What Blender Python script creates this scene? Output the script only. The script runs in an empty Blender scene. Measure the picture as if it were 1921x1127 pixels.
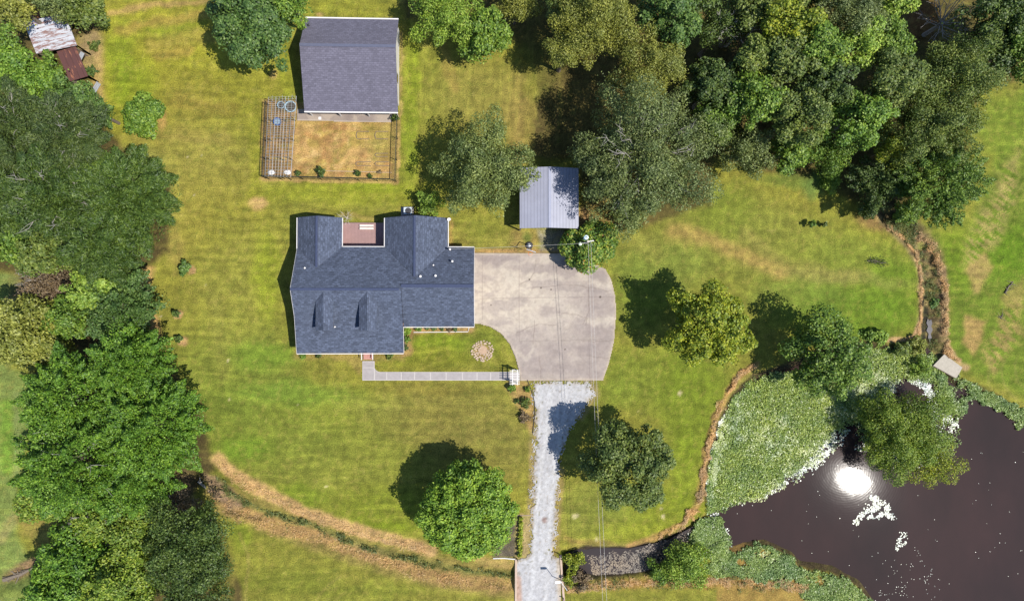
import bpy, math, random
import numpy as np
from mathutils import Vector, Matrix
from math import radians, sin, cos, pi

# ------------------------------------------------------------------ camera
scene = bpy.context.scene
col = scene.collection
PW, PH, FPX, HCAM = 1921.0, 1127.0, 1281.0, 80.0
CX, CY = PW / 2, PH / 2
NAD = (910.0, 593.0)
v0 = Vector(((NAD[0] - CX) / FPX, -(NAD[1] - CY) / FPX, -1.0)).normalized()
RQ = v0.rotation_difference(Vector((0, 0, -1)))
RM = RQ.to_matrix()
cam_d = bpy.data.cameras.new("camera")
cam = bpy.data.objects.new("camera", cam_d)
col.objects.link(cam)
cam.location = (0, 0, HCAM)
cam.rotation_mode = 'QUATERNION'
cam.rotation_quaternion = RQ
cam_d.sensor_fit = 'HORIZONTAL'
cam_d.sensor_width = 36.0
cam_d.lens = 36.0 * FPX / PW
cam_d.clip_start = 0.5
cam_d.clip_end = 3000
scene.camera = cam

def W(px, py, z=0.0):
    d = RM @ Vector(((px - CX) / FPX, -(py - CY) / FPX, -1.0))
    t = (HCAM - z) / -d.z
    return Vector((d.x * t, d.y * t, z))

RMn = np.array(RM)
def project(x, y, z):
    p = np.stack([x, y, z - HCAM], -1) @ RMn      # R^T p
    w = -p[..., 2]
    w = np.maximum(w, 1e-3)
    return CX + FPX * p[..., 0] / w, CY - FPX * p[..., 1] / w
def Wn(px, py, z):
    d = np.stack([(px - CX) / FPX, -(py - CY) / FPX, -np.ones_like(px)], -1) @ RMn.T
    t = (HCAM - z) / -d[..., 2]
    return d[..., 0] * t, d[..., 1] * t

# ------------------------------------------------------------------ world, sun, exposure
SX, SY = 8.75 / 16, 3.9 / 16            # shadow length per metre of height, to the left / up
sun_dir = Vector((SX, -SY, 1.0)).normalized()   # towards the sun
elev = math.asin(sun_dir.z)
azim = math.atan2(sun_dir.x, sun_dir.y)         # clockwise from +Y
world = bpy.data.worlds.new("World")
scene.world = world
world.use_nodes = True
nt = world.node_tree
bg = nt.nodes.get("Background") or nt.nodes.new("ShaderNodeBackground")
sky = nt.nodes.new("ShaderNodeTexSky")
sky.sky_type = 'NISHITA'
sky.sun_disc = False
sky.sun_elevation = elev
sky.sun_rotation = azim
sky.ozone_density = 4.0
sky.air_density = 1.0
sky.dust_density = 0.4
nt.links.new(sky.outputs[0], bg.inputs[0])
bg.inputs[1].default_value = 0.11
sun_l = bpy.data.lights.new("sun", 'SUN')
sun_l.energy = 4.6
sun_l.angle = radians(0.5)
sun_l.color = (1.0, 0.955, 0.88)
sun = bpy.data.objects.new("sun", sun_l)
col.objects.link(sun)
sun.rotation_mode = 'QUATERNION'
sun.rotation_quaternion = sun_dir.to_track_quat('Z', 'Y')
sun.location = (40, -20, 60)
scene.view_settings.view_transform = 'Standard'
scene.view_settings.look = 'None'
scene.view_settings.gamma = 1.0
scene.view_settings.use_curve_mapping = False
scene.view_settings.exposure = 0.8
scene.cycles.max_bounces = 6
scene.cycles.transparent_max_bounces = 6
scene.cycles.caustics_reflective = False
scene.cycles.caustics_refractive = False

# ------------------------------------------------------------------ helpers
rng = np.random.default_rng(7)
random.seed(7)
KA = 0.46                      # picture value -> surface reflectance
def lin(c):
    c = np.asarray(c, float) / 255.0
    return np.where(c <= 0.04045, c / 12.92, ((c + 0.055) / 1.055) ** 2.4)
def A(r, g, b, k=1.0):
    v = lin((r, g, b)) * KA * k
    return (float(v[0]), float(v[1]), float(v[2]), 1.0)

TAB = np.random.default_rng(99).random((256, 256)).astype(np.float32)
def vnoise(x, y, s, seed=0):
    x = x / s + seed * 17.3; y = y / s + seed * 5.9
    xi = np.floor(x).astype(int); yi = np.floor(y).astype(int)
    fx = x - xi; fy = y - yi
    fx = fx * fx * (3 - 2 * fx); fy = fy * fy * (3 - 2 * fy)
    a = TAB[xi & 255, yi & 255]; b = TAB[(xi + 1) & 255, yi & 255]
    c = TAB[xi & 255, (yi + 1) & 255]; d = TAB[(xi + 1) & 255, (yi + 1) & 255]
    return (a * (1 - fx) + b * fx) * (1 - fy) + (c * (1 - fx) + d * fx) * fy
def fbm(x, y, s, seed=0, o=4, g=0.55):
    t = 0; a = 1; n = 0
    ca, sa = cos(.47 + seed), sin(.47 + seed)
    x, y = x * ca - y * sa, x * sa + y * ca
    for k in range(o):
        t = t + a * vnoise(x, y, s / 2 ** k, seed + k * 3); n += a; a *= g
    return t / n
def sstep(a, b, x):
    t = np.clip((x - a) / (b - a), 0, 1)
    return t * t * (3 - 2 * t)
def segdist(x, y, pts):
    d = np.full(x.shape, 1e9)
    for (x0, y0), (x1, y1) in zip(pts[:-1], pts[1:]):
        dx, dy = x1 - x0, y1 - y0
        t = np.clip(((x - x0) * dx + (y - y0) * dy) / (dx * dx + dy * dy + 1e-9), 0, 1)
        d = np.minimum(d, np.hypot(x - x0 - t * dx, y - y0 - t * dy))
    return d
def inpoly(x, y, pts):
    r = np.zeros(x.shape, bool)
    n = len(pts)
    for i in range(n):
        x0, y0 = pts[i]; x1, y1 = pts[(i + 1) % n]
        if y0 == y1: continue
        c = ((y0 > y) != (y1 > y)) & (x < (x1 - x0) * (y - y0) / (y1 - y0) + x0)
        r ^= c
    return r
def sdpoly(x, y, pts):          # positive inside
    d = segdist(x, y, list(pts) + [pts[0]])
    return np.where(inpoly(x, y, pts), d, -d)

def tag(o, label=None, cat=None, group=None, kind=None):
    if label: o['label'] = label
    if cat: o['category'] = cat
    if group: o['group'] = group
    if kind: o['kind'] = kind
    return o
def empty(name, loc, rz=0.0):
    o = bpy.data.objects.new(name, None)
    o.empty_display_size = 0.3
    o.location = loc; o.rotation_euler = (0, 0, rz)
    col.objects.link(o)
    return o
def link_mesh(name, me, parent=None):
    o = bpy.data.objects.new(name, me)
    col.objects.link(o)
    if parent is not None: o.parent = parent
    return o
def np_mesh(name, V, F, m, parent=None, colors=None, origin=None, smooth=False):
    V = np.asarray(V, np.float32); F = np.asarray(F, np.int32)
    if origin is not None: V = V - np.asarray(origin, np.float32)
    k = F.shape[1]
    me = bpy.data.meshes.new(name)
    me.vertices.add(len(V)); me.vertices.foreach_set("co", V.ravel())
    me.loops.add(F.size); me.loops.foreach_set("vertex_index", F.ravel())
    me.polygons.add(len(F))
    me.polygons.foreach_set("loop_start", np.arange(0, F.size, k, dtype=np.int32))
    me.polygons.foreach_set("loop_total", np.full(len(F), k, np.int32))
    if smooth: me.polygons.foreach_set("use_smooth", np.ones(len(F), bool))
    me.update(calc_edges=True)
    if colors is not None:
        a = me.color_attributes.new("Col", 'FLOAT_COLOR', 'POINT')
        a.data.foreach_set("color", np.asarray(colors, np.float32).ravel())
    me.materials.append(m)
    return link_mesh(name, me, parent)

class MB:
    def __init__(s): s.v = []; s.f = []
    def quad(s, *p):
        n = len(s.v); s.v += [tuple(q) for q in p]; s.f.append(tuple(range(n, n + len(p)))); return s
    def box(s, x0, x1, y0, y1, z0, z1, M=None):
        c = [Vector((x, y, z)) for z in (z0, z1) for x, y in ((x0, y0), (x1, y0), (x1, y1), (x0, y1))]
        if M is not None: c = [M @ q for q in c]
        n = len(s.v); s.v += [tuple(q) for q in c]
        s.f += [tuple(n + i for i in q) for q in ((3, 2, 1, 0), (4, 5, 6, 7), (0, 1, 5, 4), (1, 2, 6, 5), (2, 3, 7, 6), (3, 0, 4, 7))]
        return s
    def bar(s, a, b, w, h=None):          # rectangular bar from a to b
        a = Vector(a); b = Vector(b); d = b - a; L = d.length
        h = h or w
        q = d.to_track_quat('X', 'Z')
        M = Matrix.Translation(a) @ q.to_matrix().to_4x4()
        return s.box(0, L, -w / 2, w / 2, -h / 2, h / 2, M)
    def tube(s, pts, r, n=6, cap=True):
        pts = [Vector(p) for p in pts]
        if not isinstance(r, (list, tuple)): r = [r] * len(pts)
        base = len(s.v)
        for i, p in enumerate(pts):
            d = (pts[min(i + 1, len(pts) - 1)] - pts[max(i - 1, 0)])
            q = d.to_track_quat('Z', 'Y') if d.length > 1e-9 else Vector((0, 0, 1)).to_track_quat('Z', 'Y')
            for k in range(n):
                a = 2 * pi * k / n
                s.v.append(tuple(p + q @ Vector((cos(a) * r[i], sin(a) * r[i], 0))))
        for i in range(len(pts) - 1):
            for k in range(n):
                a = base + i * n + k; b = base + i * n + (k + 1) % n
                s.f.append((a, b, b + n, a + n))
        if cap:
            s.f.append(tuple(base + k for k in reversed(range(n))))
            s.f.append(tuple(base + (len(pts) - 1) * n + k for k in range(n)))
        return s
    def prism(s, poly, z0, z1):
        n = len(s.v); m = len(poly)
        ar = sum(poly[i][0] * poly[(i + 1) % m][1] - poly[(i + 1) % m][0] * poly[i][1] for i in range(m))
        if ar < 0: poly = poly[::-1]
        s.v += [(p[0], p[1], z0) for p in poly] + [(p[0], p[1], z1) for p in poly]
        s.f.append(tuple(n + i for i in reversed(range(m)))); s.f.append(tuple(n + m + i for i in range(m)))
        for i in range(m):
            j = (i + 1) % m
            s.f.append((n + i, n + j, n + m + j, n + m + i))
        return s
    def slab(s, poly, t):                 # 3-D polygon extruded straight down by t
        n = len(s.v); m = len(poly)
        P = [Vector(p) for p in poly]
        nz = sum(P[i].x * P[(i + 1) % m].y - P[(i + 1) % m].x * P[i].y for i in range(m))
        if nz < 0: P = P[::-1]
        s.v += [tuple(p) for p in P] + [(p.x, p.y, p.z - t) for p in P]
        s.f.append(tuple(n + i for i in range(m))); s.f.append(tuple(n + m + i for i in reversed(range(m))))
        for i in range(m):
            j = (i + 1) % m
            s.f.append((n + j, n + i, n + m + i, n + m + j))
        return s
    def lathe(s, c, prof, n=16):
        base = len(s.v)
        for r, z in prof:
            for k in range(n):
                a = 2 * pi * k / n
                s.v.append((c[0] + cos(a) * r, c[1] + sin(a) * r, c[2] + z))
        for i in range(len(prof) - 1):
            for k in range(n):
                a = base + i * n + k; b = base + i * n + (k + 1) % n
                s.f.append((a, b, b + n, a + n))
        s.f.append(tuple(base + k for k in reversed(range(n))))
        s.f.append(tuple(base + (len(prof) - 1) * n + k for k in range(n)))
        return s
    def build(s, name, m, parent=None, smooth=False):
        me = bpy.data.meshes.new(name)
        v = s.v
        if parent is not None:
            L = Matrix.LocRotScale(parent.location, parent.rotation_euler, None).inverted()
            v = [tuple(L @ Vector(q)) for q in v]
        me.from_pydata(v, [], s.f)
        if smooth:
            for p in me.polygons: p.use_smooth = True
        me.update()
        me.materials.append(m)
        return link_mesh(name, me, parent)

# ------------------------------------------------------------------ materials
def newmat(name):
    m = bpy.data.materials.new(name); m.use_nodes = True
    t = m.node_tree
    b = t.nodes.get("Principled BSDF")
    return m, t, b
def N(t, kind, **kw):
    n = t.nodes.new(kind)
    for k, v in kw.items(): setattr(n, k, v)
    return n
def mixc(t, fac, a, b, blend='MIX'):
    n = t.nodes.new("ShaderNodeMix"); n.data_type = 'RGBA'; n.blend_type = blend; n.clamp_result = False
    for i, v in ((0, fac), (6, a), (7, b)):
        if hasattr(v, 'is_linked') or hasattr(v, 'links'): t.links.new(v, n.inputs[i])
        else: n.inputs[i].default_value = v
    return n.outputs[2]
def maprange(t, v, a, b, c, d):
    n = t.nodes.new("ShaderNodeMapRange")
    t.links.new(v, n.inputs[0])
    for i, q in enumerate((a, b, c, d)): n.inputs[i + 1].default_value = q
    return n.outputs[0]
def noise(t, vec, scale, detail=4, rough=0.6):
    n = t.nodes.new("ShaderNodeTexNoise")
    n.inputs['Scale'].default_value = scale; n.inputs['Detail'].default_value = detail
    n.inputs['Roughness'].default_value = rough
    if vec is not None: t.links.new(vec, n.inputs['Vector'])
    return n.outputs[0]
def mapping(t, vec, scale=(1, 1, 1), rot=(0, 0, 0), loc=(0, 0, 0)):
    n = t.nodes.new("ShaderNodeMapping")
    t.links.new(vec, n.inputs[0])
    n.inputs['Scale'].default_value = scale; n.inputs['Rotation'].default_value = rot; n.inputs['Location'].default_value = loc
    return n.outputs[0]
def texco(t, kind='Object'):
    return t.nodes.new("ShaderNodeTexCoord").outputs[kind]
def bump(t, b, h, dist=0.02, strength=0.5):
    n = t.nodes.new("ShaderNodeBump")
    n.inputs['Distance'].default_value = dist; n.inputs['Strength'].default_value = strength
    t.links.new(h, n.inputs['Height']); t.links.new(n.outputs[0], b.inputs['Normal'])
MC = {}
def plain(name, c, rough=0.7, var=0.15, scale=3.0, metal=0.0, c2=None, spec=0.3):
    if name in MC: return MC[name]
    m, t, b = newmat(name)
    nz = noise(t, texco(t), scale, 6, 0.65)
    lo = tuple(q * (1 - var) for q in c[:3]) + (1,)
    hi = c2 or tuple(min(1, q * (1 + var)) for q in c[:3]) + (1,)
    f = maprange(t, nz, 0.3, 0.7, 0, 1)
    t.links.new(mixc(t, f, lo, hi), b.inputs['Base Color'])
    b.inputs['Roughness'].default_value = rough; b.inputs['Metallic'].default_value = metal
    b.inputs['Specular IOR Level'].default_value = spec
    MC[name] = m
    return m
def vcol(name, fine=0.5, fscale=7.0, rough=0.95, spec=0.1, bd=0.03):
    m, t, b = newmat(name)
    at = N(t, "ShaderNodeAttribute"); at.attribute_name = "Col"
    co = texco(t)
    n1 = noise(t, co, fscale, 5, 0.7)
    n2 = noise(t, co, fscale * 0.17, 3, 0.6)
    f = maprange(t, n1, 0.25, 0.75, 1 - fine, 1 + fine)
    g = N(t, "ShaderNodeCombineColor")
    for i in range(3): t.links.new(f, g.inputs[i])
    c = mixc(t, 1.0, at.outputs['Color'], g.outputs[0], 'MULTIPLY')
    f2 = maprange(t, n2, 0.3, 0.7, 0, 0.07)
    c = mixc(t, f2, c, mixc(t, 1.0, c, (1.22, 1.02, 0.75, 1), 'MULTIPLY'))
    t.links.new(c, b.inputs['Base Color'])
    b.inputs['Roughness'].default_value = rough; b.inputs['Specular IOR Level'].default_value = spec
    bump(t, b, n1, bd, 0.6)
    return m
M_ground = vcol("ground_mat", 0.80, 7.5)
M_concrete = vcol("concrete_mat", 0.10, 5.0, 0.9, 0.2, 0.004)
M_gravel = vcol("gravel_mat", 0.22, 9.0, 0.9, 0.2, 0.03)
M_white = plain("white_paint", (0.52, 0.50, 0.48, 1), 0.5, 0.06)
M_black = plain("black_metal", (0.012, 0.012, 0.013, 1), 0.5, 0.2)
M_dark = plain("dark_plastic", (0.03, 0.03, 0.035, 1), 0.5, 0.2)
M_galv = plain("galvanised_steel", (0.42, 0.43, 0.44, 1), 0.4, 0.12, metal=0.5)
M_wood = plain("weathered_wood", (0.16, 0.12, 0.09, 1), 0.85, 0.3, 6)
M_bark = plain("bark", (0.13, 0.105, 0.08, 1), 0.95, 0.35, 8)
M_pale = plain("pale_bark", (0.40, 0.36, 0.31, 1), 0.9, 0.25, 8)
M_siding = plain("pale_siding", (0.60, 0.58, 0.55, 1), 0.7, 0.06)
M_glass = plain("window_glass", (0.02, 0.025, 0.03, 1), 0.06, 0.1, spec=0.6)
M_blue = plain("blue_plastic", (0.10, 0.30, 0.46, 1), 0.4, 0.15)
M_navy = plain("navy_plastic", (0.03, 0.08, 0.25, 1), 0.4, 0.15)
M_stone = plain("pale_stone", (0.34, 0.26, 0.19, 1), 0.9, 0.3, 5)
M_soil = plain("dark_soil", (0.05, 0.04, 0.03, 1), 0.95, 0.3, 8)
M_deck = plain("red_brown_deck", A(186, 150, 146), 0.7, 0.10, 1.2)
M_wire = plain("wire", (0.36, 0.34, 0.32, 1), 0.5, 0.1)
M_slab = plain("slab_concrete", A(192, 184, 182), 0.9, 0.12, 1.5)

def shingle(name, c, along_x=True, ct=1.0):
    m, t, b = newmat(name)
    co = texco(t)
    if not along_x: co = mapping(t, co, rot=(0, 0, radians(90)))
    br = N(t, "ShaderNodeTexBrick")
    t.links.new(co, br.inputs['Vector'])
    br.inputs['Scale'].default_value = 1.0
    br.inputs['Brick Width'].default_value = 0.42
    br.inputs['Row Height'].default_value = 0.22
    br.inputs['Mortar Size'].default_value = 0.028
    br.inputs['Mortar Smooth'].default_value = 0.4
    br.inputs['Bias'].default_value = 0.0
    k = lambda q: tuple(min(1, v * q) for v in c[:3]) + (1,)
    br.inputs['Color1'].default_value = k(1 + .36 * ct); br.inputs['Color2'].default_value = k(1 - .30 * ct)
    br.inputs['Mortar'].default_value = k(0.74)
    n1 = noise(t, mapping(t, co, scale=(1.2, 3.4, 1)), 3.2, 6, 0.75)
    n2 = noise(t, co, 0.5, 3)
    f = maprange(t, n1, 0.32, 0.68, 1 - .5 * ct, 1 + .5 * ct)
    g = N(t, "ShaderNodeCombineColor")
    for i in range(3): t.links.new(f, g.inputs[i])
    cc = mixc(t, 1.0, br.outputs[0], g.outputs[0], 'MULTIPLY')
    f2 = maprange(t, n2, 0.3, 0.7, 0.0, 0.22)
    cc = mixc(t, f2, cc, k(1.25))
    t.links.new(cc, b.inputs['Base Color'])
    b.inputs['Roughness'].default_value = 0.92; b.inputs['Specular IOR Level'].default_value = 0.2
    bump(t, b, n1, 0.01, 0.5)
    return m
M_shx = shingle("house_shingle_x", A(97, 106, 126), True)
M_shy = shingle("house_shingle_y", A(97, 106, 126), False)
M_gsh = shingle("garage_shingle", A(125, 122, 138), True, .55)
M_cap = plain("ridge_cap", A(76, 86, 116), 0.9, 0.15, 6)
M_gcap = plain("garage_ridge_cap", A(112, 116, 138), 0.9, 0.1, 6)

def brick(name, c1, c2, mort):
    m, t, b = newmat(name)
    co = texco(t)
    s = N(t, "ShaderNodeSeparateXYZ"); t.links.new(co, s.inputs[0])
    ad = N(t, "ShaderNodeMath"); ad.operation = 'ADD'
    t.links.new(s.outputs[0], ad.inputs[0]); t.links.new(s.outputs[1], ad.inputs[1])
    cb = N(t, "ShaderNodeCombineXYZ"); t.links.new(ad.outputs[0], cb.inputs[0]); t.links.new(s.outputs[2], cb.inputs[1])
    br = N(t, "ShaderNodeTexBrick"); t.links.new(cb.outputs[0], br.inputs['Vector'])
    br.inputs['Scale'].default_value = 1.0; br.inputs['Brick Width'].default_value = 0.22; br.inputs['Row Height'].default_value = 0.075
    br.inputs['Mortar Size'].default_value = 0.008
    br.inputs['Color1'].default_value = c1; br.inputs['Color2'].default_value = c2; br.inputs['Mortar'].default_value = mort
    t.links.new(br.outputs[0], b.inputs['Base Color']); b.inputs['Roughness'].default_value = 0.9
    return m
M_brick = brick("brick", (0.26, 0.12, 0.09, 1), (0.34, 0.18, 0.13, 1), (0.4, 0.37, 0.33, 1))

def rib_metal(name, c, period, axis, rust=0.0, rot=0.0, rc=(0.13, 0.06, 0.035, 1), grime=0.0):
    m, t, b = newmat(name)
    co = mapping(t, texco(t), rot=(0, 0, rot))
    s = N(t, "ShaderNodeSeparateXYZ"); t.links.new(co, s.inputs[0])
    mu = N(t, "ShaderNodeMath"); mu.operation = 'MULTIPLY'; t.links.new(s.outputs[axis], mu.inputs[0]); mu.inputs[1].default_value = 2 * pi / period
    si = N(t, "ShaderNodeMath"); si.operation = 'SINE'; t.links.new(mu.outputs[0], si.inputs[0])
    h = maprange(t, si.outputs[0], 0.55, 1.0, 0, 1)
    nz = noise(t, co, 0.8, 4)
    k = lambda q: tuple(min(1, v * q) for v in c[:3]) + (1,)
    cc = mixc(t, maprange(t, nz, 0.3, 0.7, 0, 1), k(0.92), k(1.06))
    cc = mixc(t, maprange(t, h, 0, 1, 0, 0.42), cc, k(0.5))
    if rust > 0:
        sc = (0.55, 2.6, 1) if axis == 1 else (2.6, 0.55, 1)
        r1 = noise(t, mapping(t, co, scale=sc), 1.25, 6, 0.75)
        fr = maprange(t, r1, 0.62 - rust * 0.25, 0.66 - rust * 0.25, 0, 1)
        cc = mixc(t, fr, cc, mixc(t, nz, rc, tuple(q * 1.7 for q in rc[:3]) + (1,)))
    t.links.new(cc, b.inputs['Base Color'])
    b.inputs['Roughness'].default_value = 0.5; b.inputs['Metallic'].default_value = 0.0
    b.inputs['Specular IOR Level'].default_value = 0.4
    bump(t, b, h, 0.012, 0.6)
    return m
# ------------------------------------------------------------------ terrain
POND = [(1338,972),(1322,930),(1324,880),(1340,805),(1372,742),(1412,702),(1450,690),(1500,672),(1560,640),(1640,640),(1705,652),
        (1738,650),(1768,682),(1800,712),(1850,728),(1890,752),(1921,775),(2150,860),(2300,1300),(1660,1400),(1634,1135),(1606,1098),
        (1560,1076),(1498,1064),(1478,1044),(1436,1024),(1400,1030),(1364,1046),(1340,1010)]
DITCH_R = [(1040,1062),(1100,1056),(1180,1052),(1240,1042),(1290,1012),(1345,985)]
SWALE = [(330,900),(392,900),(425,935),(480,962),(560,985),(640,1015),(720,1042),(800,1062),(880,1078),(960,1084)]
CREEK = [(1640,330),(1672,402),(1712,440),(1742,480),(1752,540),(1748,600),(1744,640),(1752,662)]
BIGD = [(-200,1160),(20,1085),(90,1050),(180,1010),(260,960),(330,900)]

def ground_h(px, py):
    pd = sdpoly(px, py, POND) + (fbm(px, py, 40, 3) - 0.5) * 10
    h = -1.3 * sstep(-6, 42, pd)
    d = segdist(px, py, DITCH_R); h = np.minimum(h, -0.85 * sstep(34, 17, d + (fbm(px, py, 25, 8) - .5) * 8))
    d = segdist(px, py, SWALE); h = np.minimum(h, -0.75 * sstep(34, 3, d))
    d = segdist(px, py, CREEK); h = np.minimum(h, -0.8 * sstep(30, 4, d))
    d = segdist(px, py, BIGD); h = np.minimum(h, -0.8 * sstep(30, 4, d))
    return h
# the drive crosses the ditch on a culvert: ground stays high under it
def culvert_mask(px, py):
    return sstep(962, 967, px) * sstep(1058, 1052, px) * sstep(1030, 1040, py)
def gz(px, py):
    h = ground_h(np.array([float(px)]), np.array([float(py)]))
    c = culvert_mask(np.array([float(px)]), np.array([float(py)]))
    return float((h * (1 - c))[0])
def G(px, py, dz=0.0):
    z = gz(px, py)
    p = W(px, py, z); p.z = z + dz
    return p

inx = np.arange(-66, 70.01, 0.2); iny = np.arange(-42, 46.01, 0.2)
farx = [-2500, -1200, -700, -400, -300, -240, -200, -170, -150, -132, -118, -106, -96, -88, -82, -77, -73, -70, -68, -66.8]
outl = [-2500, -1200, -600, -300, -180, -120, -90, -78, -71, -68]; 
xs = np.concatenate([np.array(farx), inx, -np.array(farx[::-1]) + 3.8])
ys = np.concatenate([np.array(farx) + 24.2, iny, -np.array(farx[::-1]) - 19.8])
xs = np.unique(xs); ys = np.unique(ys)
X, Y = np.meshgrid(xs, ys)
PX, PY = project(X, Y, np.zeros_like(X))
far = (np.abs(X) > 75) | (np.abs(Y) > 50)
Hh = ground_h(PX, PY) * (1 - culvert_mask(PX, PY)); Hh[far] = 0
Hh += (fbm(X, Y, 1.2, 2) - 0.5) * 0.05
Hh += sstep(90, 2000, np.hypot(X, Y)) * 6

# colour map of the soil and sward (reflectance), px = photo coordinates of the spot
qx = PX + (fbm(X, Y, 2.2, 11) - .5) * 26; qy = PY + (fbm(X, Y, 2.2, 31) - .5) * 26
wx = PX + (fbm(X, Y, 0.9, 41, 3) - .5) * 9; wy = PY + (fbm(X, Y, 0.9, 51, 3) - .5) * 9
C = np.zeros(X.shape + (3,)); C[:] = (148, 143, 60)
def lay(m, c, nz=0.0):
    global C
    m = np.clip(m, 0, 1)[..., None]
    C = C * (1 - m) + np.array(c, float) * m
def blob(cx, cy, rx, ry, c, a=1.0, rot=0, soft=0.5, tight=False):
    x, y = (wx, wy) if tight else (qx, qy)
    dx = x - cx; dy = y - cy; cr, sr = cos(rot), sin(rot)
    u = (dx * cr + dy * sr) / rx; v = (-dx * sr + dy * cr) / ry
    lay(a * sstep(1 + soft, 1 - soft, np.hypot(u, v)), c)
def band(pts, w, c, a=1.0, soft=0.45, tight=True):
    x, y = (wx, wy) if tight else (qx, qy)
    lay(a * sstep(w * (1 + soft), w * (1 - soft), segdist(x, y, pts)), c)
def area(pts, c, a=1.0, edge=6, tight=True):
    x, y = (wx, wy) if tight else (qx, qy)
    lay(a * sstep(-edge, edge, sdpoly(x, y, pts)), c)
# broad variation
n1 = fbm(X, Y, 14, 1, 4); n2 = fbm(X, Y, 5, 5, 4); n3 = fbm(X, Y, 2.4, 9, 3)
lay(sstep(.45, .72, n1) * .35, (160, 154, 58)); lay(sstep(.55, .35, n1) * .30, (130, 134, 54))
lay(sstep(.50, .72, n2) * .15, (164, 140, 72))
# lawn regions
blob(300, 130, 190, 150, (166, 161, 52), .75); blob(420, 180, 110, 60, (150, 146, 55), .6)
blob(330, 330, 120, 120, (160, 150, 76), .6); blob(430, 420, 90, 110, (158, 150, 58), .6)
blob(460, 520, 90, 90, (150, 148, 66), .6); blob(440, 700, 120, 100, (126, 138, 56), .7)
blob(470, 800, 150, 90, (122, 138, 52), .7); blob(640, 770, 130, 50, (134, 142, 54), .6)
blob(640, 860, 170, 70, (132, 140, 56), .6); blob(850, 780, 150, 60, (140, 130, 66), .7)
blob(900, 850, 110, 60, (136, 128, 66), .6); blob(740, 960, 120, 45, (130, 142, 44), .7)
blob(620, 20, 120, 26, (152, 152, 54), .7); blob(800, 150, 60, 90, (150, 152, 60), .7)
blob(900, 180, 90, 70, (152, 142, 72), .7); blob(980, 230, 40, 80, (164, 140, 80), .6)
blob(770, 260, 16, 90, (142, 156, 48), .8); blob(640, 360, 160, 22, (156, 162, 50), .7)
blob(880, 435, 50, 30, (140, 142, 58), .7); blob(960, 460, 60, 20, (150, 140, 70), .6)
blob(820, 655, 110, 36, (136, 140, 48), .9); blob(900, 640, 40, 30, (124, 134, 52), .6)
blob(1210, 560, 60, 60, (118, 134, 50), .7); blob(1230, 710, 120, 60, (124, 136, 50), .8)
blob(1300, 760, 60, 120, (124, 140, 44), .8); blob(1230, 960, 120, 50, (140, 150, 46), .8)
blob(1120, 960, 70, 60, (134, 140, 62), .7); blob(1330, 440, 150, 80, (140, 142, 62), .8)
blob(1240, 500, 90, 50, (122, 138, 60), .6); blob(1360, 400, 60, 50, (130, 142, 52), .7)
blob(1480, 480, 130, 90, (140, 144, 62), .7); blob(1610, 500, 120, 60, (132, 146, 56), .7)
blob(1600, 590, 130, 48, (106, 134, 40), .85); blob(1680, 540, 50, 60, (110, 138, 40), .7); blob(1500, 560, 90, 40, (118, 138, 56), .6)
blob(1580, 520, 140, 14, (146, 142, 78), .5, .1)
# stronger green and lime areas
blob(250, 175, 40, 60, (136, 158, 40), 0.56); blob(225, 110, 26, 70, (132, 156, 42), 0.49); blob(330, 60, 60, 22, (140, 158, 46), 0.49)
blob(440, 60, 60, 40, (158, 148, 52), 0.42); blob(540, 130, 16, 60, (150, 160, 44), 0.42); blob(350, 190, 80, 50, (152, 138, 62), 0.39)
blob(255, 300, 50, 26, (160, 160, 84), 0.42); blob(420, 320, 70, 60, (158, 146, 70), 0.35); blob(480, 300, 12, 80, (160, 162, 50), 0.42)
blob(500, 520, 26, 80, (150, 164, 44), 0.56); blob(430, 600, 60, 50, (160, 156, 66), 0.42); blob(360, 420, 30, 60, (166, 154, 70), 0.42)
blob(500, 670, 60, 26, (122, 154, 50), 0.59); blob(560, 740, 110, 22, (120, 152, 54), 0.49); blob(460, 840, 50, 26, (108, 142, 40), 0.56); blob(560, 930, 60, 22, (126, 152, 40), 0.56)
blob(690, 985, 90, 12, (140, 160, 40), 0.49); blob(700, 760, 60, 20, (150, 150, 70), 0.42); blob(800, 730, 80, 10, (158, 142, 66), 0.42); blob(900, 900, 50, 40, (150, 140, 66), 0.35)
blob(775, 120, 14, 80, (146, 164, 44), 0.56); blob(1010, 160, 30, 30, (156, 160, 56), 0.42); blob(700, 350, 60, 8, (150, 166, 44), 0.49); blob(820, 640, 60, 16, (126, 152, 40), 0.49)
blob(1190, 1000, 90, 20, (156, 160, 52), 0.49); blob(1280, 880, 26, 70, (130, 152, 40), 0.49); blob(1160, 740, 30, 26, (136, 154, 56), 0.42)
blob(540, 1090, 90, 26, (112, 122, 44), 0.49); blob(450, 1010, 26, 26, (126, 148, 42), 0.56); blob(700, 1110, 120, 16, (130, 140, 50), 0.42)
# dry sweeps and worn spots
TAN = (198, 160, 106); TAN2 = (186, 148, 86)
for pts, w, c, a in [([(205,22),(290,12),(390,2)],7,TAN,.75), ([(218,60),(300,44),(400,30)],9,TAN2,.55),
                     ([(285,88),(350,74),(410,70)],14,(172,146,78),.55), ([(300,110),(350,100)],10,(176,140,80),.5),
                     ([(255,250),(330,255),(420,262)],12,(168,148,80),.45),([(330,190),(440,205)],14,(160,138,66),.5),
                     ([(1262,432),(1330,450),(1400,482),(1460,505)],15,(184,152,90),.75), ([(1180,450),(1230,470)],20,(158,150,74),.5),
                     ([(1400,440),(1480,500),(1600,520)],12,(166,148,86),.4),([(975,150),(968,330)],9,(172,146,84),.5),
                     ([(838,90),(850,160)],8,(172,142,80),.5),([(400,560),(420,700)],14,(150,146,70),.5),
                     ([(1060,1012),(1110,1020),(1180,1020)],6,(186,148,90),.6)]:
    band(pts, w, c, a, .8, False)
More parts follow.
